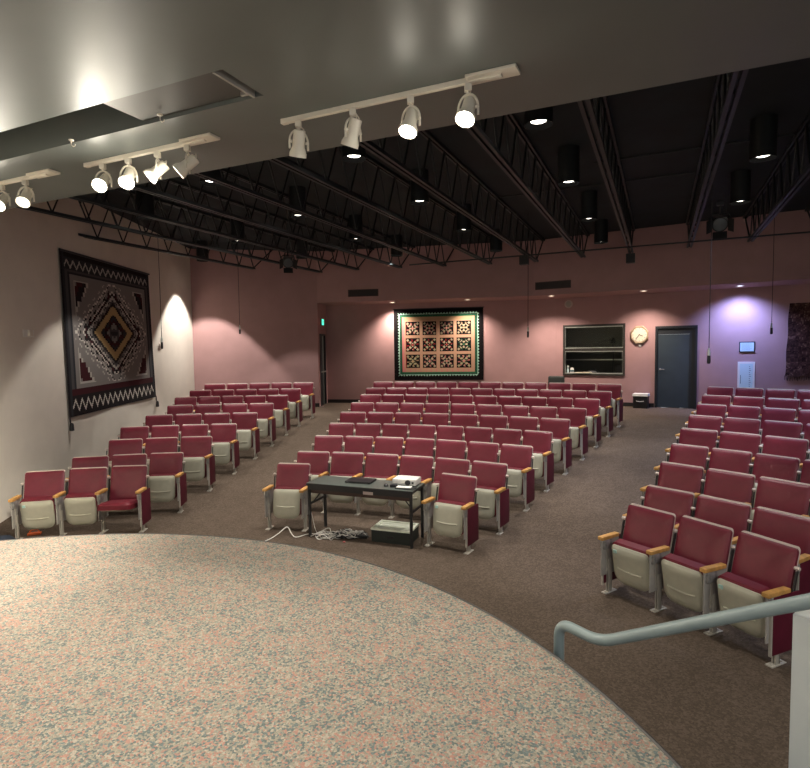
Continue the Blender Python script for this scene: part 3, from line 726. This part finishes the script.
# ------------------------------------------------------------------ textiles
def cloth(name, nx, ny, w, h, colf, wave=.012, th=.008, ragged=None):
    vs = []; fs = []; cols = []
    for j in range(ny+1):
        for i in range(nx+1):
            u, v = i/nx, j/ny
            x, z = u*w, v*h
            if ragged: x, z = ragged(u, v, x, z)
            vs.append((x, -.02-wave*(math.sin(u*9+v*2)*.5+.5)*(1-v*.6), z))
    for j in range(ny):
        for i in range(nx):
            a = j*(nx+1)+i; fs.append((a, a+1, a+nx+2, a+nx+1)); cols.append(colf((i+.5)/nx, (j+.5)/ny, i, j))
    me = bpy.data.meshes.new(name); me.from_pydata(vs, [], fs); me.materials.append(M['weave'])
    at = me.color_attributes.new('weave', 'FLOAT_COLOR', 'CORNER'); buf = []
    for c in cols: buf += [c[0], c[1], c[2], 1]*4
    at.data.foreach_set('color', buf)
    return me
def srgb(r, g, b):
    f = lambda c: (c/255/12.92) if c/255 <= .04045 else ((c/255+.055)/1.055)**2.4
    return (f(r), f(g), f(b))
BLK, WHT, GRY, LG, TAN, MAR, CHR, DGR = srgb(40, 36, 38), srgb(205, 200, 192), srgb(128, 124, 121), srgb(176, 172, 164), srgb(176, 152, 108), srgb(66, 34, 38), srgb(52, 54, 58), srgb(78, 76, 78)
NX, NY = 172, 150
def rugc(u, v, i, j):
    if u < .035 or u > .965: return BLK if (u < .02 or u > .98) else CHR
    if v > .965 or v < .025: return BLK
    if v > .895:        # top zigzag band
        ph = abs(((u*17) % 1)-.5)*2; zz = .905+.045*ph
        return LG if abs(v-zz) < .009 else CHR
    if v < .125:
        ph = abs(((u*17) % 1)-.5)*2; zz = .035+.065*ph
        return WHT if abs(v-zz) < .010 else BLK
    if v < .165: return MAR
    if u < .075 or u > .925 or v > .865: return DGR if (u < .06 or u > .94 or v > .88) else CHR
    U = (u-.075)/.85; V = (v-.165)/.70
    if U < .02 or U > .98 or V < .02 or V > .98: return GRY
    ci, cj = round(i-NX/2+.5), round(j-NY*.515)
    # corner triangles, stepped
    du, dv = min(U, 1-U), min(V, 1-V)
    su = math.floor(du*44)/44; sv = math.floor(dv*22)/22
    tri = su/.22+sv/.36
    if du > .04 and dv > .045 and tri < 1.0:
        if tri > .92 or du < .048 or dv < .055: return LG
        if tri > .66: return MAR if V < .5 else BLK
        return GRY if (tri < .4) else MAR
    ax_, ay_ = abs(U-.5)/.47, abs(V-.5)/.50
    q = 30
    r = (math.floor(ax_*q)/q)+(math.floor(ay_*q)/q)*1.0
    step = (int(ax_*q) % 2)
    step = (int(ax_*q)//2 % 2)
    if r < .10: return CHR if ay_ < .04 else DGR
    if r < .19: return DGR if step else GRY
    if r < .26: return BLK if step else MAR
    if r < .36: return BLK if r > .32 else (MAR if step else CHR)
    if r < .53: return TAN
    if r < .57: return BLK
    if r < .60: return LG
    if r < .645: return GRY if step else DGR
    if r < .68: return BLK if step else LG
    if r < .71: return LG
    if r < .75: return BLK
    if r < .80: return MAR if step else BLK
    if r < .83: return WHT
    if r < .87: return BLK if step else GRY
    if r < .90: return LG
    if r < .94: return GRY
    if r < .985: return BLK if step else WHT
    if r < 1.02: return WHT if step else GRY
    if r < 1.08: return GRY
    if r < 1.12: return LG if step else GRY
    return GRY
t = thing('woven_rug', 'large grey and black woven rug with tan diamond, hung on the pale wall', 'rug', (-6.1, 10.03, 1.38), PI/2)
def rag(u, v, x, z): return (x+.06*(1-v)*(1-u)+.13*(1-v)*u-.02, z+.02*u*(v)+.14*(1-v)*u*.6+0)
link('weave', cloth('weave', NX, NY, 3.46, 3.0, rugc, .02, ragged=rag), t)
m_ = MB(); m_.tube([(-.01, -.03, 3.0), (3.46, -.03, 3.02)], .02, 8); obj('hanging_rod', m_, M['black'], t, True)
for (x, z) in ((.05, .0), (3.58, .08)):
    m_ = MB(); m_.tube([(x, -.03, z+.03), (x+.01, -.03, z-.08), (x+.02, -.03, z-.12)], .012, 6); m_.lathe([(.022, 0), (.034, -.03), (.040, -.14), (.001, -.15)], 10, Matrix.Translation((x+.02, -.045, z-.10))); obj('tassel', m_, M['black'], t, True)

# quilt
Q = dict(blk=srgb(20, 17, 18), grn=srgb(40, 92, 66), teal=srgb(150, 190, 170), peach=srgb(178, 140, 116), pink=srgb(190, 122, 116), cream=srgb(186, 174, 146), red=srgb(150, 40, 46), tan=srgb(168, 140, 108))
qr = random.Random(11)
blkk = {(c, r): (qr.uniform(.5, 1), qr.choice((Q['cream'], Q['cream'], Q['tan'], srgb(170, 165, 130))), qr.choice((Q['pink'], Q['red'], Q['grn'], Q['tan'])), qr.randint(3, 5)) for c in range(4) for r in range(3)}
QX, QY = 150, 122
def quiltc(u, v, i, j):
    x, y = u*2.80, v*2.24
    e = min(x, 2.80-x, y, 2.24-y)
    if e < .125: return Q['blk']
    if e < .18:
        s = x if min(y, 2.24-y) == e else y
        ph = ((s*11) % 1); ok = (e-.125)/.055 > abs(ph-.5)*2*.95
        return Q['teal'] if ok else Q['blk']
    if e < .205: return Q['blk']
    if e < .25: return Q['grn']
    if e < .265: return Q['blk']
    if x < .345 or x > 2.80-.345: return Q['pink'] if (x < .345) else Q['peach']
    if y < .34: return Q['peach'] if int(x*30) % 5 else Q['pink']
    if y > 2.24-.36: return Q['tan']
    X, Y = (x-.33), (y-.34); cw, ch = 2.14/4, 1.54/3
    c, r = min(3, int(X/cw)), min(2, int(Y/ch)); fx, fy = X/cw-c, Y/ch-r
    if not (.09 < fx < .91 and .09 < fy < .91):
        return Q['peach'] if ((int(x*60)+int(y*60)) % 7) else Q['tan']
    if .09 < fx < .11 and c == 0: return Q['red']
    a, b = (fx-.5)/.41, (fy-.5)/.41; rr = math.hypot(a, b); th = math.atan2(b, a); amp, c1, c2, pn = blkk[(c, r)]
    if c == 2 and r == 2: amp *= .4
    pet = math.cos(4*th)
    if rr < .16: return c2
    if rr < .70 and pet*math.cos(rr*9+pn) > .15: return tuple(q*(.35+.65*amp) for q in c1)
    if rr < .85 and math.cos(8*th+pn) > .55 and rr > .45: return tuple(q*(.3+.6*amp) for q in c2)
    if .88 < rr < 1.15 and abs(abs(a)-abs(b)) < .22: return tuple(q*(.3+.6*amp) for q in c1)
    return Q['blk']
p, a, Ln = facet(F1a, F1b); TF1 = frame_T(p, a)
t = thing('patchwork_quilt', 'patchwork quilt with twelve dark square blocks hung on the back wall', 'quilt', TF1 @ Vector((2.235, 0, 1.565)), a)
link('patchwork', cloth('patchwork', QX, QY, 2.80, 2.24, quiltc, .015), t)
m_ = MB(); m_.tube([(-.03, -.025, 2.235), (2.83, -.025, 2.235)], .014, 8); obj('hanging_rod', m_, M['black'], t, True)
# dark fringed textile
def darkc(u, v, i, j):
    h = (math.sin(i*12.9898+j*78.233)*43758.5453) % 1; h2 = (math.sin((i//3)*12.9+(j//3)*7.2)*43758.5) % 1
    k = .5*h+.5*h2
    return srgb(40+70*k, 26+50*k, 24+44*k) if k < .8 else srgb(120, 92, 80)
p, a, Ln = facet(F2a, F2b); TF2 = frame_T(p, a)
t = thing('dark_tapestry', 'dark brown fringed tapestry cut by the picture edge', 'tapestry', TF2 @ Vector((5.76, 0, 1.74)), a)
def rag2(u, v, x, z): return (x+(.008*math.sin(v*14)-.05*(1-v))*(1-u), z+(.03*math.sin(u*30) if v < .02 else 0))
link('weave', cloth('weave', 50, 60, 1.3, 1.80, darkc, .03, ragged=rag2), t)
m_ = MB()
for k in range(60):
    x = k*1.3/60-.06; m_.tube([(x, -.03, .02), (x+rnd.uniform(-.02, .02), -.03, -.07-rnd.random()*.05)], .006, 4)
obj('fringe', m_, M['vent'], t)

# ------------------------------------------------------------------ back wall fittings
def win_box(mb, x0, x1, y0, y1, z0, z1): mb.box(x0, x1, y0, y1, z0, z1)
W0, W1, Z0, Z1 = WIN
w1 = bpy.data.objects.new('window_1', None); C.objects.link(w1); w1.location = TF2 @ Vector((0, 0, 0)); w1.rotation_euler = (0, 0, a); w1['kind'] = 'structure'
m_ = MB(); f = .055
m_.box(W0, W1, -.03, .13, Z0, Z0+f); m_.box(W0, W1, -.03, .13, Z1-f, Z1); m_.box(W0, W0+f, -.03, .13, Z0+f, Z1-f); m_.box(W1-f, W1, -.03, .13, Z0+f, Z1-f)
obj('window_frame', m_, M['window_frame'], w1)
m_ = MB(); m_.box(W0+f, W1-f, -.005, .10, 2.405, 2.51); obj('meeting_rail', m_, M['window_frame'], w1)
m_ = MB(); m_.box(W0+f, W1-f, -.012, -.005, 2.50, 2.522); m_.box(W0+f, W1-f, -.012, -.005, 2.395, 2.412); m_.box(W0+f, W1-f, -.02, .02, Z1-f-.03, Z1-f-.005); m_.box(W0+f, W1-f, -.01, .10, Z0+f, Z0+f+.025); m_.box(W0+f, W0+f+.012, 0, .03, Z0+f, Z1-f); m_.box(W1-f-.012, W1-f, 0, .03, Z0+f, Z1-f)
obj('track_strip', m_, M['alu'], w1)
m_ = MB(); m_.box(W0+f, W1-f, .05, .056, 2.51, Z1-f); obj('upper_pane', m_, M['glass'], w1)
# booth behind
m_ = MB(); D = 1.6
m_.box(W0-.4, W1+.4, D, D+.05, 1.0, 3.6); m_.box(W0-.45, W0-.4, .125, D, 1.0, 3.6); m_.box(W1+.4, W1+.45, .125, D, 1.0, 3.6); m_.box(W0-.4, W1+.4, .125, D, .95, 1.0); m_.box(W0-.4, W1+.4, .125, D, 3.6, 3.65)
m_.v = [tuple(TF2 @ Vector(v)) for v in m_.v]
struct('wall_booth', m_, M['booth'])
def inF2(name, label, cat, x, y, z, grp=None): return thing(name, label, cat, TF2 @ Vector((x, y, z)), a, grp)
m_ = MB(); m_.box(W0-.3, W1+.3, .135, .75, 1.655, 1.69); m_.v = [tuple(TF2 @ Vector(v)) for v in m_.v]; tag(obj('booth_counter', m_, M['window_frame']), 'dark counter inside the booth below the window', 'counter')
m_ = MB(); m_.box(W0-.3, W1+.3, 1.2, 1.55, 2.12, 2.15); m_.v = [tuple(TF2 @ Vector(v)) for v in m_.v]; tag(obj('booth_shelf', m_, M['alu']), 'thin pale shelf at the back of the booth', 'shelf')
t = inF2('desk_lamp', 'black articulated desk lamp seen through the upper booth window', 'lamp', 1.52, .45, 1.69)
m_ = MB(); m_.lathe([(.09, 0), (.09, .02), (.03, .03)], 16); obj('base', m_, M['black'], t, True)
m_ = MB(); m_.tube([(0, 0, .02), (.03, 0, .55), (.0, 0, 1.06)], .012, 8); m_.tube([(.0, 0, 1.06), (-.22, 0, 1.03), (-.42, -.02, .95)], .012, 8); obj('arm', m_, M['black'], t, True)
m_ = MB(); m_.lathe([(.03, 0), (.05, .04), (.09, .13), (.085, .13)], 16, Matrix.Translation((.02, 0, 1.10)) @ Matrix.Rotation(R(160), 4, 'X'), caps=False); obj('shade', m_, M['black'], t, True)
t = inF2('spray_bottle', 'slim pale bottle standing on the booth counter', 'bottle', .30, .16, 1.69)
m_ = MB(); m_.lathe([(.03, 0), (.032, .01), (.032, .17), (.014, .21), (.014, .25)], 14); obj('body', m_, M['paper_blue'], t, True)
m_ = MB(); m_.box(-.02, .03, -.012, .012, .25, .30, None, .005); obj('cap', m_, M['white_plastic'], t)
t = inF2('wipes_tub', 'white tub with dark label on the booth counter', 'tub', .42, .17, 1.69)
m_ = MB(); m_.lathe([(.055, 0), (.057, .01), (.057, .19), (.05, .20)], 18); obj('body', m_, M['white_plastic'], t, True)
m_ = MB(); m_.lathe([(.0575, .11), (.0575, .17)], 18, caps=False); obj('label_band', m_, M['paper_ink'], t, True)
m_ = MB(); m_.lathe([(.05, .20), (.05, .225), (.02, .235)], 18); obj('cap', m_, M['white_plastic'], t, True)
m_ = MB(); m_.box(.52, 1.02, -.06, .12, Z0+f+.026, Z0+f+.036); m_.box(.78, 1.0, -.05, .10, Z0+f+.036, Z0+f+.046); m_.v = [tuple(TF2 @ Vector(v)) for v in m_.v]; tag(obj('paper_stack', m_, mat('cream_paper', (.72, .68, .50), .7)), 'cream papers lying on the booth window sill', 'papers')
t = inF2('mixer_console', 'dark domed equipment on the booth counter', 'equipment', .98, .45, 1.694)
m_ = MB(); pad(m_, .42, .3, .1, .1, .0, .17, 0, tilt_T(0, 0, 0, R(-90)), .001); obj('housing', m_, M['black'], t, True)
m_ = MB(); m_.box(-.05, .05, -.02, .02, .165, .185, None, .005); obj('handle', m_, M['black_soft'], t)
t = inF2('monitor', 'dark monitor at the far end of the booth counter', 'monitor', 1.80, .40, 1.69)
m_ = MB(); m_.box(-.16, .16, -.015, .015, .06, .30, None, .006); obj('screen', m_, M['black'], t)
m_ = MB(); m_.box(-.02, .02, -.01, .02, 0, .08); m_.box(-.09, .09, -.06, .07, 0, .012); obj('stand', m_, M['black'], t)
# clock
t = inF2('wall_clock', 'large round cream wall clock with tan octagonal case', 'clock', 2.325, 0, 2.855)
m_ = MB(); pl = [(.245*math.cos(R(22.5+45*k)), .265*math.sin(R(22.5+45*k))) for k in range(8)]
m_.add([(x, y, z) for y, s in ((0, 1), (-.05, 1), (-.065, .90), (-.05, .84)) for x, z in [(q[0]*s, q[1]*s) for q in pl]], [tuple(i*8+k for k in range(8)) for i in (0, 3)]+[(i*8+k, i*8+(k+1) % 8, (i+1)*8+(k+1) % 8, (i+1)*8+k) for i in range(3) for k in range(8)])
obj('case', m_, M['clock_case'], t)
m_ = MB(); m_.lathe([(.001, .056), (.195, .056), (.195, .04)], 32, axis_T((0, 0, 0), (0, -1, 0)), caps=False); obj('dial', m_, M['clock_face'], t)
m_ = MB()
for k in range(12):
    q = R(30*k); Tm = Matrix.Translation((.168*math.sin(q), -.0575, .168*math.cos(q))) @ Matrix.Rotation(q, 4, 'Y'); m_.box(-.006, .006, -.001, .001, -.018, .018, Tm)
obj('hour_marks', m_, M['paper_ink'], t)
for nm, q, ln, wd in (('hour_hand', 112, .10, .009), ('minute_hand', 218, .15, .007)):
    m_ = MB(); m_.box(-wd, wd, -.062, -.059, -.02, ln, Matrix.Rotation(R(q), 4, 'Y')); obj(nm, m_, M['black'], t)
m_ = MB(); m_.box(-.035, .035, -.02, 0, -.34, -.29, None, .004); o = obj('thermostat', m_, M['white_plastic']); o.matrix_world = TF2 @ Matrix.Translation((2.345, 0, 2.87)); tag(o, 'tiny white wall plate just below the clock', 'wall plate')
t = inF2('wall_speaker', 'round white speaker on the wall above the booth window corner', 'speaker', .36, 0, 3.81)
m_ = MB(); m_.lathe([(.12, 0), (.12, .02), (.105, .035)], 28, axis_T((0, 0, 0), (0, -1, 0))); obj('rim', m_, M['label'], t, True)
m_ = MB(); m_.lathe([(.10, .030), (.06, .042), (.001, .045)], 28, axis_T((0, 0, 0), (0, -1, 0)), caps=False); obj('grille', m_, M['panel_grey'], t, True)
# door
d1 = bpy.data.objects.new('door_1', None); C.objects.link(d1); d1.location = TF2 @ Vector((0, 0, 0)); d1.rotation_euler = (0, 0, a); d1['kind'] = 'structure'
X0, X1, _, Zt = DOOR
m_ = MB(); m_.box(X0, X0+.055, -.03, .12, BACK, Zt); m_.box(X1-.055, X1, -.03, .12, BACK, Zt); m_.box(X0+.055, X1-.055, -.03, .12, Zt-.06, Zt); obj('door_frame', m_, M['door_frame'], d1)
m_ = MB(); m_.box(X0+.058, X0+.84, .03, .075, BACK+.01, Zt-.23, None, .004); obj('door_leaf', m_, M['door'], d1)
m_ = MB(); m_.box(X0+.84, X1-.055, .02, .09, BACK, Zt-.06); m_.box(X0+.055, X0+.84, .02, .09, Zt-.225, Zt-.06); obj('door_side_panel', m_, M['door_frame'], d1)
m_ = MB(); m_.lathe([(.028, 0), (.028, .012), (.012, .016), (.012, .05)], 14, axis_T((X0+.13, .03, 1.90), (0, -1, 0))); m_.tube([(X0+.13, -.015, 1.90), (X0+.24, -.015, 1.895)], .011, 8); obj('door_handle', m_, mat('bright_chrome', (.8, .82, .82), .2, .7), d1, True)
# alcove side door + exit sign
p3, a3, L3 = facet(LB1, F1a); TS = frame_T(p3, a3)
d2 = bpy.data.objects.new('door_2', None); C.objects.link(d2); d2.location = p3; d2.rotation_euler = (0, 0, a3); d2['kind'] = 'structure'
m_ = MB(); m_.box(DW[0], DW[0]+.05, -.02, .12, BACK, DW[3]); m_.box(DW[1]-.05, DW[1], -.02, .12, BACK, DW[3]); m_.box(DW[0]+.05, DW[1]-.05, -.02, .12, DW[3]-.05, DW[3]); obj('door_frame', m_, M['door_frame'], d2)
m_ = MB(); m_.box(DW[0]+.05, DW[1]-.05, .02, .065, BACK+.01, DW[3]-.05); obj('door_leaf', m_, M['black'], d2)
m_ = MB(); m_.box(DW[0]+.10, DW[1]-.12, -.05, -.01, BACK+1.02, BACK+1.06, None, .004); m_.box(DW[0]+.47, DW[0]+.49, -.012, .02, BACK+.02, DW[3]-.06); obj('push_bar', m_, M['alu'], d2)
t = thing('exit_sign', 'small glowing green exit sign above the dark side door', 'sign', TS @ Vector((.62, 0, 3.42)), a3)
m_ = MB(); m_.box(-.16, .16, -.03, 0, -.10, .10, None, .005); obj('case', m_, M['black'], t)
m_ = MB(); m_.box(-.15, .15, -.033, -.0301, -.09, .09); obj('face', m_, M['exit'], t)
def letters(name, txt, size, parent, loc, m, rot=(PI/2, 0, 0), align='CENTER'):
    cu = bpy.data.curves.new(name, 'FONT'); cu.body = txt; cu.size = size; cu.extrude = .0015; cu.align_x = align; cu.align_y = 'CENTER'
    tmp = bpy.data.objects.new(name, cu); C.objects.link(tmp)
    dg = bpy.context.evaluated_depsgraph_get(); me = bpy.data.meshes.new_from_object(tmp.evaluated_get(dg)); bpy.data.objects.remove(tmp)
    me.materials.clear(); me.materials.append(m); me.transform(Matrix.Translation(loc) @ Matrix.Rotation(rot[0], 4, 'X')); return link(name, me, parent)
letters('exit_lettering', 'EXIT', .12, t, (0, -.0345, 0), M['white_plastic'])
# notice and white-framed panel
t = inF2('framed_notice', 'small black-framed pale notice on the bluish wall', 'notice', 4.89, 0, 2.48)
m_ = MB(); m_.box(-.175, .175, -.02, 0, -.135, .135, None, .004); obj('frame', m_, M['black'], t)
m_ = MB(); m_.box(-.15, .15, -.0225, -.0201, -.11, .11); obj('sheet', m_, M['paper_blue'], t)
m_ = MB(); [m_.box(-.11, .11-.04*(k % 2), -.0235, -.0226, .075-.028*k, .080-.028*k) for k in range(6)]; obj('print_lines', m_, M['paper_ink'], t)
t = inF2('framed_poster', 'tall white-framed pale blue poster on the wall behind the last row', 'poster', 4.885, 0, 1.64)
m_ = MB(); m_.box(-.19, .19, -.025, 0, -.46, .46, None, .004); obj('frame', m_, M['white_plastic'], t)
m_ = MB(); m_.box(-.145, .145, -.0275, -.0251, -.41, .41); obj('sheet', m_, M['paper_blue'], t)
m_ = MB(); [m_.box(.06, .085+.02*((k*7) % 3)/2, -.0285, -.0276, .33-.05*k, .345-.05*k) for k in range(14)]; m_.box(-.13, -.115, -.0285, -.0276, -.1, .12); obj('poster_lettering', m_, M['paper_ink'], t)
# bin
t = inF2('waste_bin', 'black waste bin with a white lid beside the blue-grey door', 'bin', 2.42, -.26, BACK)
m_ = MB(); m_.box(-.185, .185, -.17, .17, 0, .34, None, .012); m_.box(-.10, .10, -.18, -.17, .12, .20); obj('body', m_, M['black_soft'], t)
m_ = MB(); m_.box(-.20, .20, -.185, .185, .34, .40, None, .012); m_.box(-.205, .205, -.19, .19, .33, .345); obj('lid', m_, M['white_plastic'], t)
m_ = MB(); m_.tube([(-.1, -.19, .2), (0, -.205, .185), (.1, -.19, .2)], .008, 8); obj('handle', m_, M['white_plastic'], t, True)
# stacking chair by the window wall
t = thing('side_chair', 'dark upholstered chair standing by the wall below the booth window corner', 'chair', (4.27, 15.9, BACK), R(-25))
m_ = MB(); pad(m_, .46, .36, .05, .05, .05, .015, .01, tilt_T(0, .17, .70, R(-8)), .015); obj('backrest', m_, M['chair_cloth'], t, True)
m_ = MB(); pad(m_, .46, .44, .05, .05, .05, .015, 0, Matrix.Translation((0, -.05, .46)) @ Matrix.Rotation(R(-90), 4, 'X'), .015); obj('seat', m_, M['chair_cloth'], t, True)
for sx in (-.21, .21):
    m_ = MB(); m_.tube([(sx, -.24, 0), (sx, -.22, .42)], .012, 8); obj('leg', m_, M['black'], t)
    m_ = MB(); m_.tube([(sx, .24, 0), (sx, .15, .42), (sx, .2, .70)], .012, 8); obj('leg', m_, M['black'], t)
# vents
def vent(T, w, h, label):
    t = thing('wall_vent', label, 'vent', T.to_translation(), T.to_euler().z, 'dark wall vents')
    m_ = MB(); m_.box(0, w, -.012, 0, 0, .02); m_.box(0, w, -.012, 0, h-.02, h); m_.box(0, .02, -.012, 0, .02, h-.02); m_.box(w-.02, w, -.012, 0, .02, h-.02); obj('frame', m_, M['vent'], t)
    m_ = MB(); n = int(w/.03)
    for k in range(1, n): m_.box(k*w/n-.003, k*w/n+.003, -.010, -.003, .02, h-.02)
    obj('louvres', m_, M['vent'], t)
    m_ = MB(); m_.box(.01, w-.01, -.003, -.0005, .01, h-.01); obj('backing', m_, M['black'], t)
p, a_, _ = facet(U1a, U1b); vent(frame_T(p, a_) @ Matrix.Translation((.97, 0, 4.11)), .92, .21, 'dark rectangular wall vent above the exit sign side of the quilt')
p, a_, _ = facet(U2a, U2b); vent(frame_T(p, a_) @ Matrix.Translation((.06, 0, 4.13)), .98, .21, 'dark rectangular wall vent above the booth window')
# wall switch on the pale wall
t = thing('wall_switch', 'white double wall switch plate on the pale wall near the rug', 'switch', (-6.1, 9.12, 2.87), PI/2)
m_ = MB(); m_.box(-.13, .13, -.012, 0, -.06, .06, None, .004); obj('plate', m_, M['white_plastic'], t)
m_ = MB(); m_.box(-.03, .05, -.05, -.012, -.045, .05, None, .006); obj('dial', m_, M['white'], t)

# hanging microphones
def mic(x, y, z, label, ln=.22):
    t = thing('hanging_microphone', label, 'microphone', (x, y, z), 0, 'hanging microphones')
    m_ = MB(); m_.tube([(0, 0, ln), (.004, 0, (DECK-z)*.5), (0, 0, DECK-z-.002)], .006, 6); obj('cord', m_, M['cable_b'], t)
    m_ = MB(); m_.lathe([(.010, ln+.03), (.013, ln), (.020, ln-.02), (.022, ln-.07), (.020, ln-.085)], 12); obj('clip', m_, M['alu'], t, True)
    m_ = MB(); m_.lathe([(.020, ln-.08), (.024, ln-.1), (.025, .02), (.018, 0)], 12); obj('capsule', m_, M['black_soft'], t, True)
mic(-5.01, 11.6, 2.61, 'black hanging microphone between the rug and the bright wall scallop')
mic(-4.24, 14.5, 2.99, 'black hanging microphone before the pink wall corner', .20)
mic(4.45, 8.2, 2.26, 'black hanging microphone with long cord beside the door', .20)
mic(7.84, 12.0, 2.75, 'short black hanging microphone before the bluish wall')
mic(2.75, 12.5, 2.76, 'black hanging microphone beside the quilt')
m_ = MB(); m_.box(-.06, .06, -.03, 0, -.05, .06, None, .006); o = obj('wall_jack', m_, M['label']); o.location = (-6.1, 14.0, 2.70); o.rotation_euler = (0, 0, PI/2); tag(o, 'small pale wall box behind the microphone by the rug', 'wall box')
# theatre spotlights hung from the joists
def stage_lamp(x, y, z, rz, label):
    t = thing('stage_lamp', label, 'stage lamp', (x, y, z), rz, 'black stage lamps')
    m_ = MB(); m_.tube([(0, 0, .12), (0, 0, DECK-z-.7)], .016, 8); m_.box(-.05, .05, -.03, .03, DECK-z-.76, DECK-z-.70); obj('hanger', m_, M['black'], t)
    m_ = MB(); m_.tube([(-.14, 0, -.02), (-.14, 0, .10), (-.09, 0, .14), (.09, 0, .14), (.14, 0, .10), (.14, 0, -.02)], .011, 8); obj('yoke', m_, M['black'], t, True)
    T = axis_T((0, 0, 0), (0, -1, -.45))
    m_ = MB(); m_.lathe([(.06, -.16), (.10, -.13), (.115, -.02), (.115, .12), (.10, .12)], 20, T, caps=False); m_.lathe([(.001, -.16), (.06, -.16)], 20, T, caps=False); obj('housing', m_, M['can'], t, True)
    m_ = MB(); m_.lathe([(.001, .115), (.06, .11), (.10, .10)], 20, T, caps=False); obj('lens', m_, mat('dark_lens', (.10, .11, .12), .12), t, True)
    for q in range(4):
        Tq = T @ Matrix.Rotation(q*PI/2, 4, 'Z') @ Matrix.Translation((0, .11, .12)) @ Matrix.Rotation(R(-32), 4, 'X')
        m_ = MB(); m_.box(-.10, .10, -.003, .003, 0, .14, Tq); obj('barn_door', m_, M['black'], t)
    m_ = MB(); m_.tube([(.03, .1, .05), (.1, .12, .12), (.08, .05, .3), (.02, 0, .5)], .007, 6); obj('cable', m_, M['cable_b'], t, True)
stage_lamp(-2.55, 12.5, 4.50, .25, 'black stage lamp with barn doors hanging over the rug-side rear seats')
stage_lamp(5.02, 9.0, 4.46, -.5, 'black stage lamp with barn doors hanging over the door aisle')
t = thing('smoke_detector', 'small pale detector on the black deck beside a can light', 'detector', P(8.75, -3.72, DECK-.25), 0)
m_ = MB(); m_.lathe([(.02, -.02), (.06, -.01), (.065, .02), (.03, .03)], 16); obj('body', m_, M['clock_case'], t, True)
m_ = MB(); m_.tube([(0, 0, .03), (0, 0, .248)], .012, 8); obj('stem', m_, M['joist'], t)
for k, (la, al, lab) in enumerate(((-.66, 14.35, 'small black speaker box at the joist end above the clock'), (-2.95, 13.35, 'small black box at the joist end above the quilt'))):
    m_ = MB(); m_.box(-.10, .10, -.09, .09, -.22, -.002, None, .01); m_.tube([(0, 0, -.002), (0, 0, .06)], .012, 8); o = obj('ceiling_speaker', m_, M['black_soft']); o.location = P(al, la, DECK-.78); o.rotation_euler = (0, 0, ax-PI/2); tag(o, lab, 'speaker', 'joist-end speakers')

# ------------------------------------------------------------------ camera, world, render settings
cam = bpy.data.cameras.new('camera'); co = bpy.data.objects.new('camera', cam); C.objects.link(co)
cam.sensor_fit = 'HORIZONTAL'; cam.sensor_width = 36; cam.lens = 560/810*36; cam.clip_end = 200; cam.clip_start = .05
pitch = math.atan(34/560)
co.matrix_world = Matrix.Translation((0, 0, CAM_Z)) @ Matrix.Rotation(PI/2-pitch, 4, 'X') @ Matrix.Rotation(-.0135, 4, 'Z')
sc = bpy.context.scene; sc.camera = co
# soft area lamps added out of view under the grey ceiling as fill light
for x, y in ((-3.2, -1.2), (1.0, -1.5), (4.5, 1.0)):
    l = bpy.data.lights.new('stage_fill_light', 'AREA'); l.shape = 'RECTANGLE'; l.size = 1.8; l.size_y = .5; l.energy = 70; l.color = (1, .96, .92)
    o = bpy.data.objects.new('stage_fill_light', l); C.objects.link(o); o.location = (x, y, HEAD-.02)
w = bpy.data.worlds.new('world'); sc.world = w; w.use_nodes = True
bg = w.node_tree.nodes['Background']; bg.inputs['Color'].default_value = (.95, .98, 1, 1); bg.inputs['Strength'].default_value = .5
sc.view_settings.view_transform = 'Standard'; sc.view_settings.look = 'None'; sc.view_settings.gamma = 1; sc.view_settings.exposure = 0.5
sc.cycles.use_denoising = True
